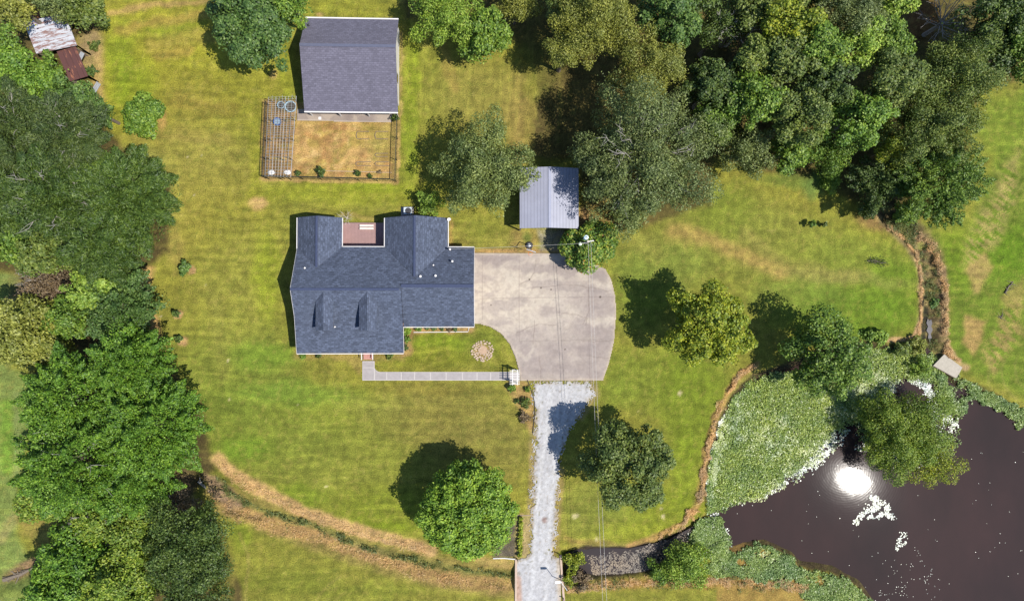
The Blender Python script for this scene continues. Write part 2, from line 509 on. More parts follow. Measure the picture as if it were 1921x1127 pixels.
blob(487,385,17,14,(206,166,112),.95); blob(168,90,24,48,(178,152,112),.95,tight=True); blob(184,160,12,70,(190,158,104),.85,tight=True)
blob(150,40,30,20,(150,110,80),.8,tight=True); blob(182,262,14,14,(196,134,96),.9,tight=True); blob(302,225,9,20,(186,150,90),.85,tight=True)
blob(600,28,8,4,TAN,.8,tight=True); blob(513,140,7,7,TAN,.7,tight=True); blob(1046,240,4,50,TAN2,.3)
area([(252,500),(292,500),(280,560),(298,600),(302,640),(284,640),(272,590),(250,540)], (208,160,112), .9)
blob(300,650,12,30,TAN,.5); blob(330,470,16,40,(176,152,86),.5)
for x,y,r in [(360,508,8),(335,591,9),(342,639,9)]: blob(x,y,r,r,(206,162,116),.95,tight=True,soft=.25)
for x,y,r in [(429,676,2.6),(430,748,2.4),(614,912,3),(378,290,2),(350,295,1.8),(365,365,2),(302,594,2),(880,988,2),(1080,968,6),(1243,970,4),(1240,954,3),(1118,1010,4),(1198,770,2),(560,760,1.6),(385,535,1.8),(420,543,1.8),(1274,738,4)]:
    lay(.8 * sstep(r * 1.4, r * .6, np.hypot(wx - x, wy - y)), (214, 196, 160))
# specks scattered over the lawn
sp = vnoise(X, Y, 0.45, 77); lay(sstep(.93, .99, sp) * .35, (196, 178, 112)); lay(sstep(.07, .01, sp) * .35, (86, 96, 42))
# right field
FIELD = [(1735,420),(1800,470),(1921,150),(2200,100),(2200,1000),(1921,745),(1850,715),(1800,690),(1775,640),(1778,560),(1765,480)]
area(FIELD, (112,134,46), .85, 14)
blob(1880,240,50,60,(122,140,50),.9); blob(1800,480,40,60,(118,142,40),.8); blob(1890,470,60,50,(104,136,34),.8)
st = fbm(PX * .82 + PY * .57, (-PX * .57 + PY * .82) * 7 + 0 * X, 26, 60, 3)
fm = sstep(-10, 25, sdpoly(qx, qy, [(1921,240),(1921,380),(1870,470),(1850,520),(1830,545),(1800,500),(1800,470),(1830,400)]))
lay(fm * sstep(.36, .52, st) * .85, (180, 160, 100))
fm = sstep(-8, 14, sdpoly(qx, qy, [(1921,530),(1921,640),(1880,680),(1860,720),(1838,660),(1850,640)]))
lay(fm * sstep(.36, .52, st) * .85, (176, 150, 94))
area([(1812,505),(1845,470),(1862,500),(1838,550),(1826,552)], (186,158,98), .85); area([(1812,590),(1848,604),(1842,640),(1826,668),(1806,640)], (190,154,98), .9)
area([(1876,560),(1905,535),(1921,520),(1921,560),(1890,580)], (170,148,88), .7)
rr = np.hypot(PX - 1960, PY - 690); lay(sstep(.75,.95,np.sin(rr/4.2 + n3*3)) * sstep(140,110,rr) * .35 * sstep(650,690,PY+PX*.0), (160,148,88))
band([(1884,395),(1921,330)],3,(92,116,40),.4)
# meadow at the left edge
area([(-200,470),(60,520),(60,560),(20,690),(70,700),(70,760),(45,860),(30,1000),(60,1060),(80,1127),(60,1300),(-200,1300)], (130,147,78), .9, 8)
band([(12,760),(14,880)], 12, (122,158,56), .8, .6); band([(0,1010),(20,980),(60,940)], 9, (190,166,118), .5, .9); band([(30,740),(36,900)],7,(150,162,98),.5,.8)
area([(40,930),(130,910),(160,1000),(90,1040),(40,1000)], (164,140,80), .6, 10)
# woodland floor
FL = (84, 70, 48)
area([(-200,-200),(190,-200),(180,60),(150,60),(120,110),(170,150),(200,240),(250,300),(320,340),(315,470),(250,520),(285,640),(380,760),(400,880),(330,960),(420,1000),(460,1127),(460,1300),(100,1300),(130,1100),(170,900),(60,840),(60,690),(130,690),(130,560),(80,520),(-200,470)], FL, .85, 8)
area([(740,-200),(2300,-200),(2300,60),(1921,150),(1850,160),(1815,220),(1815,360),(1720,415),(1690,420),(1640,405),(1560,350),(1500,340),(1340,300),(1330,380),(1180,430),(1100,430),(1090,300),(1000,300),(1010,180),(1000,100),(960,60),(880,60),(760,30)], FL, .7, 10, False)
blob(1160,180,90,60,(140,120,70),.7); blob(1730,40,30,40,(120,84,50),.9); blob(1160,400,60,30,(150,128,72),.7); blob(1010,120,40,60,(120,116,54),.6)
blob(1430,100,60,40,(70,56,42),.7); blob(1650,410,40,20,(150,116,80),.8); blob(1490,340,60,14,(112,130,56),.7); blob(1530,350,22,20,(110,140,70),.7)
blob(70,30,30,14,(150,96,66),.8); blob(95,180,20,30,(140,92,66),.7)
# woods edges on the left
blob(95,535,70,34,(110,88,66),.8); blob(340,930,26,40,(150,126,98),.8); blob(40,1070,46,14,(150,118,92),.9,-.5,tight=True)
# house surrounds
area([(552,655),(700,658),(760,655),(760,675),(700,680),(672,700),(650,675),(552,672)], (176,146,92), .65, 6)
area([(755,610),(890,610),(884,624),(776,626),(772,668),(752,668)], (184,146,100), .85, 4)
area([(840,405),(892,470),(892,480),(840,470)], (168,146,80), .4, 10)
band([(845,412),(845,460)],4,(196,156,96),.6); band([(642,402),(700,412)],5,(190,160,100),.5)
band([(752,60),(752,215)],3.5,(186,160,104),.7); band([(570,28),(570,214)],3,(150,140,66),.4)
band([(888,471),(1062,472)],4,(196,152,104),.8); area([(1008,428),(1060,428),(1058,472),(1012,472)],(170,160,150),.8); area([(960,430),(1008,430),(1010,474),(958,474)],(186,150,98),.55,8)
blob(985,440,10,10,(120,134,60),.8); blob(1095,408,14,18,(196,152,108),.8)
# fenced garden
area([(492,186),(746,212),(744,340),(488,334)], (186,152,94), .95, 3)
area([(552,226),(738,229),(736,332),(548,332)], (204,164,104), .95, 2)
lay(sstep(.52,.66,fbm(X,Y,1.6,71)) * inpoly(PX,PY,[(552,226),(738,229),(736,332),(548,332)]) * .45, (176,156,72))
lay(sstep(.60,.72,fbm(X,Y,.7,73)) * inpoly(PX,PY,[(492,186),(738,229),(736,332),(490,332)]) * .6, (226,190,130))
lay(sstep(.48,.34,fbm(X,Y,1.0,74)) * inpoly(PX,PY,[(552,226),(738,229),(736,332),(548,332)]) * .6, (180,132,84))
area([(680,230),(737,230),(737,300),(700,300)], (160,152,72), .5, 12); area([(498,186),(556,186),(548,332),(492,332)], (160,122,86), .7, 3)
for x0 in (508,518,528,538,547): band([(x0+4,196),(x0-1,330)], 1.2, (206,176,140), .35, .5)
band([(490,336),(600,338),(744,342)], 3.5, (196,160,104), .8); band([(748,215),(746,340)], 3, (196,158,104), .8)
# bed beside the arbor and the drive edge
area([(950,714),(990,714),(1003,752),(1002,800),(994,812),(975,770),(950,730)], (188,152,100), .9, 5)
lay(sstep(.5,.7,fbm(X,Y,.8,81)) * (sdpoly(PX,PY,[(945,714),(1000,714),(1004,800),(990,812)])>0) * .5, (134,108,70))
band([(1000,812),(999,900),(994,965),(985,1050)], 7, (186,160,110), .7); band([(1112,716),(1118,740),(1090,780)],8,(176,150,110),.6); band([(1052,880),(1046,960),(1042,1040)],7,(180,152,100),.7)
# garden plot at the culvert
area([(930,968),(968,968),(966,1044),(925,1044)], (110,99,94), .9, 4); band([(975,968),(972,1042)],5,(184,152,112),.9,.3); area([(970,965),(1000,965),(994,1042),(968,1046)],(196,170,130),.7)
# swale, its two dry banks and weedy bed
area([(385,890),(480,930),(600,985),(760,1035),(960,1062),(962,1127),(800,1100),(640,1052),(500,1000),(400,960)], (160,140,82), .75, 8)
band([(408,862),(440,890),(500,925),(580,965),(680,998),(760,1018),(808,1034)], 13, (212,170,118), .95, .45)
band([(395,925),(440,960),(520,990),(600,1010),(700,1045),(800,1078),(880,1095),(960,1100)], 12, (198,156,106), .8, .55)
area([(376,890),(402,893),(440,925),(462,948),(430,960),(395,935)], (168,138,112), .9, 5)
band([(408,898),(430,930),(470,952),(520,968),(590,990),(660,1020),(720,1040),(800,1060),(880,1076),(960,1080)], 6, (100,110,62), .5, .8)
band([(425,960),(470,975),(484,978)], 3, (96,78,52), .8)
area([(880,1040),(965,1050),(965,1070),(900,1062)], (194,158,104), .7, 5)
blob(420,1060,30,60,(150,146,62),.6); band([(462,1127),(466,1040),(450,1000)],3,(176,160,90),.5)
rr = np.hypot(PX - 700, PY - 1190); lay(sstep(3.5,1.5,np.abs(rr-125)) * .35 * (PX < 640), (182,164,92)); lay(sstep(3.5,1.5,np.abs(rr-95)) * .3 * (PX < 650), (182,164,92))
# right ditch
area([(1052,1030),(1110,1014),(1200,1018),(1260,1004),(1330,960),(1345,985),(1300,1060),(1240,1085),(1120,1094),(1062,1096)], (150,138,72), .8, 6)
area([(1062,1040),(1100,1024),(1180,1026),(1250,1012),(1320,985),(1320,1010),(1260,1050),(1220,1075),(1120,1085),(1066,1084)], (66,56,52), .95, 4)
band([(1062,1102),(1180,1096),(1300,1092),(1500,1098),(1620,1120)], 9, (178,132,80), .75, .7); band([(1052,1040),(1072,1040)],8,(150,160,50),.8)
area([(1040,1105),(1400,1108),(1600,1300),(1040,1300)], (138,136,56), .8, 12)
# pond rim and mud
band([(1418,684),(1392,700),(1366,735),(1342,785),(1326,850),(1318,905),(1308,950),(1280,985),(1230,1008),(1180,1024)], 6.5, (196,152,98), .85, .6)
band([(1424,690),(1380,728),(1350,790),(1334,860),(1326,920)], 5, (160,146,78), .7, .6)
band([(1408,688),(1366,728),(1335,785),(1316,860)], 1.4, (110,80,56), .7, .6)
area(POND, (70,58,46), .9, 5)
area([(1345,1000),(1440,1035),(1480,1060),(1560,1085),(1620,1140),(1620,1250),(1345,1250)], (172,136,78), .8, 6)
# creek
band(CREEK, 27, (160,140,98), .95, .25)
band([(1666,424),(1700,442),(1722,478),(1731,530),(1730,600),(1716,632),(1690,638),(1640,634)], 5, (214,170,128), .9, .5)
band([(1722,436),(1748,462),(1766,500),(1773,560),(1771,620),(1778,655),(1800,682),(1812,690)], 6, (198,162,122), .9, .5)
lay(sstep(.50,.62,fbm(X,Y,.9,91)) * sstep(30,18,segdist(PX,PY,CREEK)) * .85, (96,82,60))
lay(sstep(.55,.70,fbm(X,Y,1.5,93)) * sstep(26,14,segdist(PX,PY,CREEK)) * .6, (140,148,74))
band([(1744,580),(1742,620),(1740,650)], 5, (50,48,44), .9, .3)
blob(905,658,17,17,(190,156,108),.85,tight=True,soft=.3)
# fine mottling, strongest in dry grass
f1 = fbm(X, Y, 0.55, 101, 2); f2 = fbm(X * .35, Y * 1.6, .9, 103, 3); f3 = fbm(X * 1.6, Y * .35, .9, 104, 3)
wv_ = (fbm(X, Y, 9, 121, 2) - .5) * 2.2; sh = fbm(X * .10, (Y + wv_ + X * .03) * 1.6, .5, 111, 3); sv = fbm((X + wv_) * 1.6, Y * .10, .5, 113, 3)
vert = sstep(740, 770, PX) * sstep(420, 380, PY) * sstep(1100, 1050, PX) + sstep(1120, 1160, PX) * sstep(1740, 1700, PX) * .5
streak = sh * (1 - vert) + sv * vert
lawnm = (~far) * 1.0
ml = np.sin((Y * (1 - vert) + X * vert + wv_ * .8 + X * .02) * 2 * pi / 1.25) * (fbm(X, Y, 7, 133, 2) > .42)
mul = 1 + ml * .022 * lawnm + (f1 - .5) * .34 + (streak - .5) * .20 * lawnm + (f2 - .5) * .12 + (f3 - .5) * .12
lay(sstep(.58, .72, streak) * .18 * lawnm, (170, 168, 70)); lay(sstep(.42, .28, streak) * .09 * lawnm, (122, 126, 50))
C *= mul[..., None]
lay(sstep(.60,.78,fbm(X,Y,.4,107,2)) * .26, (196,174,96)); lay(sstep(.40,.22,fbm(X,Y,.4,109,2)) * .22, (96,110,44))
C = np.clip(C, 0, 255)
# beyond the photographed ground the sward is plain meadow
outm = sstep(60, 320, np.maximum.reduce([-PX, PX - PW, -PY, PY - PH]))
lay(outm, (138, 138, 58)); lay(outm * sstep(.4, .7, n1) * .5 * (~far), (152, 146, 70))
C = C * np.array([.99, 1.0, .99]) + np.array([0, 0, 0]); C = np.clip(C, 0, 255)
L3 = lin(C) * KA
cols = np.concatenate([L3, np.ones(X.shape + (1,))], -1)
ny, nx = X.shape
idx = np.arange(ny * nx).reshape(ny, nx)
F = np.stack([idx[:-1, :-1], idx[:-1, 1:], idx[1:, 1:], idx[1:, :-1]], -1).reshape(-1, 4)
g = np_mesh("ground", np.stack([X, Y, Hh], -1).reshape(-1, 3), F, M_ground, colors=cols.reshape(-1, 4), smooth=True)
tag(g, kind='structure')

# ------------------------------------------------------------------ water
def water(name, pts, z, base, rough, bscale, bdist, rip=True):
    m, t, b = newmat(name + "_mat")
    co = texco(t)
    nz = noise(t, mapping(t, co, scale=(1, .55, 1), rot=(0, 0, .6)), 0.10, 4)
    b.inputs['Specular IOR Level'].default_value = .4
    t.links.new(mixc(t, maprange(t, nz, .35, .65, 0, 1), base, (base[0] * 1.45, base[1] * 1.25, base[2] * 1.25, 1)), b.inputs['Base Color'])
    b.inputs['Roughness'].default_value = rough
    b.inputs['IOR'].default_value = 1.333
    n1 = noise(t, co, bscale, 2, .5)
    if rip:
        c = W(1600, 893, z)
        wv = N(t, "ShaderNodeTexWave"); wv.wave_type = 'RINGS'; wv.rings_direction = 'SPHERICAL'
        t.links.new(mapping(t, co, loc=(-c.x + 1, -c.y - 1, 0)), wv.inputs[0]); wv.inputs['Scale'].default_value = 1.1; wv.inputs['Distortion'].default_value = 1.2
        n1 = mixc(t, .07, n1, wv.outputs[0])
    bump(t, b, n1, bdist, 1.0)
    mb = MB()
    P = [W(x, y, z) for x, y in pts]
    mb.quad(*[tuple(p) for p in P[::-1]])
    o = mb.build(name, m)
    return tag(o, kind='structure')
water("pond_water", [(p[0] + dx, p[1] + dy) for p, (dx, dy) in zip(POND, [(0, 0)] * len(POND))], -0.42, (0.0215, 0.0145, 0.0125, 1), 0.028, 1.1, 0.0015)
water("ditch_water", [(1060,1036),(1100,1026),(1180,1028),(1250,1014),(1322,975),(1345,990),(1330,1020),(1270,1062),(1220,1080),(1120,1090),(1062,1090)], -0.50, (0.030, 0.026, 0.025, 1), 0.12, 3, 0.01, False)
water("creek_water", [(1740,598),(1744,601),(1747,599),(1749,606),(1747,612),(1750,619),(1746,626),(1748,634),(1744,641),(1741,634),(1742,626),(1738,620),(1741,612),(1738,606)], -0.68, (0.03, 0.03, 0.035, 1), 0.3, 3, 0.0, False)

# ------------------------------------------------------------------ paved surfaces on a fine grid, with real thickness
def patch(name, m, mask, colour, x0, x1, y0, y1, res, z, thick, zr=0.0, seed=0):
    a = W(x0, y1); b = W(x1, y0)
    gx = np.arange(a.x, b.x, res); gy = np.arange(a.y, b.y, res)
    Xg, Yg = np.meshgrid(gx, gy)
    px, py = project(Xg, Yg, np.full_like(Xg, z))
    cx_ = (Xg[:-1, :-1] + res / 2); cy_ = (Yg[:-1, :-1] + res / 2)
    cpx, cpy = project(cx_, cy_, np.full_like(cx_, z))
    keep = mask(cpx, cpy, cx_, cy_)
    cc = colour(px, py, Xg, Yg)
    cc = lin(np.clip(cc, 0, 255)) * KA
    Z = z + (fbm(Xg, Yg, .5, 7 + seed, 2) - .5) * zr
    n_y, n_x = Xg.shape
    idx = np.arange(n_y * n_x).reshape(n_y, n_x)
    F = np.stack([idx[:-1, :-1], idx[:-1, 1:], idx[1:, 1:], idx[1:, :-1]], -1)[keep]
    V = np.stack([Xg, Yg, Z], -1).reshape(-1, 3); Cc = np.concatenate([cc, np.ones(cc.shape[:2] + (1,))], -1).reshape(-1, 4)
    # skirt
    K = np.pad(keep, 1)
    sk = []
    off = len(V)
    for (dy, dx, i, j) in ((0, -1, 3, 0), (0, 1, 1, 2), (-1, 0, 0, 1), (1, 0, 2, 3)):
        nb = K[1 + dy:K.shape[0] - 1 + dy, 1 + dx:K.shape[1] - 1 + dx]
        e = keep & ~nb
        q = np.stack([idx[:-1, :-1], idx[:-1, 1:], idx[1:, 1:], idx[1:, :-1]], -1)[e]
        sk.append(np.stack([q[:, j], q[:, i], q[:, i] + off, q[:, j] + off], -1))
    V2 = V.copy(); V2[:, 2] -= thick
    F = np.concatenate([F] + sk); V = np.concatenate([V, V2]); Cc = np.concatenate([Cc, Cc])
    used = np.zeros(len(V), bool); used[F.ravel()] = True
    mp = np.cumsum(used) - 1
    o = np_mesh(name, V[used], mp[F], m, colors=Cc[used])
    return tag(o, kind='structure')

DRIVE = [(884,474),(1070,475),(1105,488),(1136,505),(1147,525),(1154,555),(1156,585),(1152,640),(1142,682),(1131,713),(976,714),(973,694),(967,670),(956,645),(940,625),(918,612),(898,607),(884,607)]
GRAV = [(1000,716),(1108,716),(1113,742),(1100,762),(1084,782),(1068,806),(1056,842),(1050,880),(1046,940),(1042,1000),(1037,1042),(1050,1047),(1053,1127),(1066,1500),(966,1500),(968,1050),(986,1046),(996,1034),(998,980),(1001,900),(1003,820),(1006,770),(998,740)]
def drive_col(px, py, X, Y):
    C = np.zeros(X.shape + (3,)); C[:] = (198, 189, 184)
    def L(m, c):
        nonlocal C
        m = np.clip(m, 0, 1)[..., None]; C = C * (1 - m) + np.array(c, float) * m
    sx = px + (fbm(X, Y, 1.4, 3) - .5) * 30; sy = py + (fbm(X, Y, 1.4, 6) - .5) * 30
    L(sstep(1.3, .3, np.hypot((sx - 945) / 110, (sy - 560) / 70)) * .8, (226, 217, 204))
    n = fbm(X * .5, Y * 1.5, 1.6, 12, 4); L(sstep(.5, .7, n) * .6, (214, 206, 196)); L(sstep(.5, .32, n) * .5, (174, 164, 164))
    for (cx, cy, rx, ry, a) in [(930,484,50,10,.6),(1010,500,60,10,.5),(1060,510,30,18,.6),(1120,530,24,40,.5),(1110,620,40,60,.45),(982,655,24,20,.6),(1020,690,60,26,.5),(1110,680,40,30,.5),(1040,640,40,30,.35),(985,630,30,10,.4)]:
        L(sstep(1.3, .5, np.hypot((sx - cx) / rx, (sy - cy) / ry)) * a, (164, 154, 156))
    for pts, w in [([(1085,515),(1110,525),(1146,540)],6),([(1105,598),(1150,604)],7),([(960,655),(985,668),(1000,650)],5)]:
        L(sstep(w * 1.8, w * .3, segdist(sx, sy, pts)) * .6, (220, 212, 202))
    # saw cuts
    for pts in [[(974,478),(974,640)],[(1104,505),(1106,712)],[(900,560),(1156,556)],[(905,480),(905,600)],[(976,640),(1150,636)]]:
        L(sstep(1.1, .3, segdist(px + (fbm(X,Y,.8,21)-.5)*2, py + (fbm(X,Y,.8,22)-.5)*2, pts)) * .28, (130, 118, 118))
    # cracks
    w2 = px + (fbm(X, Y, .9, 33) - .5) * 7; h2 = py + (fbm(X, Y, .9, 35) - .5) * 7
    for pts in [[(1005,488),(1003,510),(992,525),(975,532)],[(1048,586),(1080,590),(1100,598),(1098,610)],[(1103,540),(1106,580),(1094,608)],[(1048,612),(1010,608),(970,622)],[(1090,640),(1150,638)],[(1003,600),(1000,645)],[(1100,668),(1145,672)],[(1010,670),(1016,712)],[(1000,540),(1060,532),(1140,545)]]:
        L(sstep(1.2, .3, segdist(w2, h2, pts)) * .32, (124, 112, 106))
    for x, y, r in [(1015,540,1.6),(1034,543,1.4),(993,524,1.6),(1126,557,2),(921,572,1.2),(1060,655,1.3)]:
        L(sstep(r * 1.5, r * .5, np.hypot(px - x, py - y)) * .8, (80, 70, 66))
    L(sstep(6, 1, sdpoly(px, py, DRIVE)) * .5, (214, 200, 184))
    L(sstep(.55,.35,fbm(X, Y, .5, 44, 3)) * .18, (150, 140, 140))
    return C * np.array([1.025, 1.005, .965]) * (1 + (fbm(X, Y, .25, 55, 2) - .5) * .10)[..., None]
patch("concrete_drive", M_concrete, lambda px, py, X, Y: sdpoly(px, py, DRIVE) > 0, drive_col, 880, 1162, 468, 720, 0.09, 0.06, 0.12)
def grav_col(px, py, X, Y):
    C = np.zeros(X.shape + (3,)); C[:] = (207, 206, 207)
    n = fbm(X * 2, Y * .6, 1.0, 61, 4)
    def L(m, c):
        nonlocal C
        m = np.clip(m, 0, 1)[..., None]; C = C * (1 - m) + np.array(c, float) * m
    L(sstep(.5,.72,n) * .6, (218, 218, 220)); L(sstep(.48,.3,n) * .25, (194, 193, 197))
    d = sdpoly(px, py, GRAV)
    L(sstep(9, 0, d) * .7 * sstep(.35,.6,fbm(X, Y, .5, 66)), (176, 156, 126))
    L(sstep(.64,.74,fbm(X, Y, .42, 67, 3)) * .45 * sstep(20, 0, d), (150, 134, 104)); L(sstep(.80,.9,vnoise(X, Y, .21, 167)) * sstep(.35,.6,fbm(X, Y, 1.5, 168)) * .8 * sstep(24, 4, d), (112, 104, 70))
    L(sstep(5, 1, np.abs(segdist(px, py, [(1052,716),(1040,800),(1024,900),(1017,1000),(1010,1127)]) - 13)) * .4, (232, 231, 230))
    L(sstep(.86,.94,vnoise(X, Y, .2, 69)) * .4, (158, 142, 126))
    L(sstep(8,3,np.hypot(px-1022,py-975)) * .7 * sstep(.4,.6,n), (150,120,110))
    L(sstep(10,2,segdist(px,py,[(1050,1040),(1052,1127)])) * .6, (216,200,180)); L(sstep(9,2,segdist(px,py,[(972,1085),(974,1127)])) * .7, (206,164,140))
    return C * (1 + (fbm(X, Y, .22, 75, 2) - .5) * .22)[..., None]
patch("gravel_drive", M_gravel, lambda px, py, X, Y: sdpoly(px, py, GRAV) + (fbm(X, Y, .8, 88, 3) - .5) * 13 * sstep(1046, 1030, py) + (np.random.default_rng(8).random(X.shape) - .5) * 11 * sstep(1046, 1030, py) + (fbm(X, Y, 3, 89) - .5) * 5 * sstep(1046, 1030, py) > 0, grav_col, 940, 1140, 712, 1520, 0.12, 0.045, 0.06, 0.03)
# ------------------------------------------------------------------ house
def poly_obj(name, m, parent, polys, t=0.1):
    mb = MB()
    for p in polys: mb.slab(p, t)
    return mb.build(name, m, parent)
def wx_(px, py, z): return W(px, py, z).x
def wy_(px, py, z): return W(px, py, z).y
ZE = 2.9
XL = wx_(557.4, 560, ZE); XR1 = wx_(757.2, 640, ZE); XR2 = wx_(889.6, 540, ZE)
YS = wy_(657, 662, ZE); YG = wy_(820, 612.3, ZE); YN = wy_(720, 463.6, ZE)
ZR = 5.62; YR = wy_(640, 541.5, ZR); YK = wy_(650, 592.9, 3.95); ZK = 3.95
YR2 = (YN + YG) / 2; ZR2 = ZE + (YN - YR2) * (ZR - ZE) / (YN - YR)
WX0, WX1 = XL, wx_(641.4, 430, ZE); WXM = (WX0 + WX1) / 2; SL = (ZR - ZE) / (YN - YR)
WZR = ZE + (WX1 - WX0) / 2 * SL; WYT = wy_(600, 408.6, ZE); WYV = YN - (WZR - ZE) / SL
EX0, EX1 = wx_(722.3, 430, ZE), wx_(840, 430, ZE); EXM = (EX0 + EX1) / 2
EZR = ZE + (EX1 - EX0) / 2 * SL; EYT = wy_(780, 409.2, ZE); EYV = YN - (EZR - ZE) / SL

H = empty("brick_house", ((XL + XR2) / 2, (YN + YS) / 2, 0))
tag(H, "long house under a dark blue grey shingle roof with two dormers", "house")
roof = poly_obj("roof", M_shx, H, [
    [(XL, YN, ZE), (XL, YR, ZR), (XR1, YR, ZR), (XR1, YN, ZE)],
    [(XR1, YN, ZE), (XR1, YR2, ZR2), (XR2, YR2, ZR2), (XR2, YN, ZE)],
    [(XL, YR, ZR), (XL, YK, ZK), (XR1, YK, ZK), (XR1, YR, ZR)],
    [(XL, YK, ZK), (XL, YS, ZE), (XR1, YS, ZE), (XR1, YK, ZK)],
    [(XR1 + .002, YR2, ZR2), (XR1 + .002, YG, ZE), (XR2, YG, ZE), (XR2, YR2, ZR2)]], .12)
def wing(x0, x1, xm, zr, yt, yv, nm):
    e = 0.03
    poly_obj(nm, M_shy, H, [
        [(x0, yt, ZE + e), (x0, YN, ZE + e), (xm, yv, zr + e), (xm, yt, zr + e)],
        [(xm, yt, zr + e), (xm, yv, zr + e), (x1, YN, ZE + e), (x1, yt, ZE + e)]], .12)
wing(WX0, WX1, WXM, WZR, WYT, WYV, "wing_roof")
wing(EX0, EX1, EXM, EZR, EYT, EYV, "wing_roof")
mb = MB()
mb.bar((XL, YR - .05, ZR + .02), (XR1 - .2, YR - .05, ZR + .02), .26, .05)
mb.build("ridge_cap", M_cap, H)
MB().bar((XR1, YR2, ZR2 + .03), (XR2, YR2, ZR2 + .03), .36, .06).build("ridge_cap", M_cap, H)
MB().bar((WXM, WYT, WZR + .05), (WXM, WYV + .1, WZR + .05), .24, .06).build("ridge_cap", M_cap, H)
MB().bar((EXM, EYT, EZR + .05), (EXM, EYV + .1, EZR + .05), .24, .06).build("ridge_cap", M_cap, H)
# walls: one footprint prism and gable infills
i = .38
fp = [(XL + i, WYT - i), (WX1 - i, WYT - i), (WX1 - i, YN - i), (EX0 + i, YN - i), (EX0 + i, EYT - i), (EX1 - i, EYT - i), (EX1 - i, YN - i),
      (XR2 - i, YN - i), (XR2 - i, YG + i), (XR1 - i, YG + i), (XR1 - i, YS + 2.3), (XL + i, YS + 2.3)]
mb = MB().prism(fp, -.1, ZE - .1)
def gab(x0, x1, pts):      # polygon in the yz plane given thickness in x
    n = len(mb.v); m_ = len(pts)
    mb.v.extend([(x0, a, b) for a, b in pts] + [(x1, a, b) for a, b in pts])
    mb.f.append(tuple(n + k for k in range(m_))); mb.f.append(tuple(n + m_ + k for k in reversed(range(m_))))
    for k in range(m_):
        j = (k + 1) % m_; mb.f.append((n + k, n + m_ + k, n + m_ + j, n + j))
gab(XL + i + .003, XL + i + .25, [(YN - .5, ZE - .1), (YR, ZR - .2), (YK, ZK - .2), (YS + .6, ZE - .1)])
gab(XR2 - i - .25, XR2 - i - .003, [(YN - .5, ZE - .1), (YR2, ZR2 - .2), (YG + .5, ZE - .1)])
gab(XR1 - i - .25, XR1 - i - .003, [(YR2, ZE - .1), (YR2, ZR2 - .2), (YK, ZK - .2), (YS + .6, ZE - .1)])
def gaby(y0, y1, pts):
    n = len(mb.v); m_ = len(pts)
    mb.v.extend([(a, y0, b) for a, b in pts] + [(a, y1, b) for a, b in pts])
    mb.f.append(tuple(n + k for k in range(m_))); mb.f.append(tuple(n + m_ + k for k in reversed(range(m_))))
    for k in range(m_):
        j = (k + 1) % m_; mb.f.append((n + k, n + m_ + k, n + m_ + j, n + j))
gaby(WYT - i - .25, WYT - i - .003, [(WX0 + .5, ZE - .1), (WXM, WZR - .2), (WX1 - .5, ZE - .1)])
gaby(EYT - i - .25, EYT - i - .003, [(EX0 + .5, ZE - .1), (EXM, EZR - .2), (EX1 - .5, ZE - .1)])
mb.build("wall", M_brick, H)
# white fascia and gutters
def gutter(a, b): MB().bar((a[0], a[1], ZE - .02), (b[0], b[1], ZE - .02), .075, .10).build("gutter", M_white, H)
gutter((XL, YS - .08), (XR1, YS - .08)); gutter((XR1, YG - .08), (XR2, YG - .08)); gutter((WX1, YN + .06), (EX0, YN + .06))
gutter((EX1, YN + .06), (XR2, YN + .06)); gutter((WX1 + .07, YN), (WX1 + .07, WYT)); gutter((EX0 - .07, YN), (EX0 - .07, EYT)); gutter((EX1 + .07, YN), (EX1 + .07, EYT)); gutter((WX0 - .07, YN - .3), (WX0 - .07, WYT))
c0 = Vector((0, 0, 0))
def rake(a, b, m=M_white): MB().bar(Vector(a) + (c0 - Vector(a)) * 0 + Vector((0, 0, -.07)), Vector(b) + Vector((0, 0, -.07)), .03, .16).build("rake_board", m, H)
rake((XL - .03, YN, ZE - .05), (XL - .03, YR, ZR - .05)); rake((XL - .03, YR, ZR - .05), (XL - .03, YK, ZK - .05)); rake((XL - .03, YK, ZK - .05), (XL - .03, YS, ZE - .05))
rake((XR2 + .03, YN, ZE - .05), (XR2 + .03, YR2, ZR2 - .05)); rake((XR2 + .03, YR2, ZR2 - .05), (XR2 + .03, YG, ZE - .05)); rake((XR1 + .03, YG, ZE + .5), (XR1 + .03, YS, ZE - .03))
for x0, xm, x1, yt, zr in ((WX0, WXM, WX1, WYT, WZR), (EX0, EXM, EX1, EYT, EZR)):
    rake((x0, yt + .03, ZE - .03), (xm, yt + .03, zr - .03), M_cap); rake((xm, yt + .03, zr - .03), (x1, yt + .03, ZE - .03), M_cap)
# porch floor and posts, windows and doors
MB().box(XL + .4, XR1 - .4, YS + .35, YS + 2.29, 0, .35).build("porch_floor", M_slab, H)
for k in range(7):
    x = XL + .6 + k * (XR1 - XL - 1.2) / 6
    MB().box(x - .08, x + .08, YS + .4, YS + .56, .352, ZE - .05).build("porch_post", M_white, H)
def window_y(x, y, z0, w, h, s):
    o = MB().box(x - w / 2, x + w / 2, y - .04, y + .04, z0, z0 + h).build("window", M_glass, H)
    f = MB()
    for a, b, c, d in ((x - w / 2 - .06, x - w / 2, z0 - .06, z0 + h + .06), (x + w / 2, x + w / 2 + .06, z0 - .06, z0 + h + .06), (x - w / 2, x + w / 2, z0 - .06, z0), (x - w / 2, x + w / 2, z0 + h, z0 + h + .06), (x - .02, x + .02, z0, z0 + h)):
        f.box(a, b, y - .06, y + .06, c, d)
    ff = f.build("window_frame", M_white, H); ff.parent = o; ff.matrix_parent_inverse = Matrix()
    return o
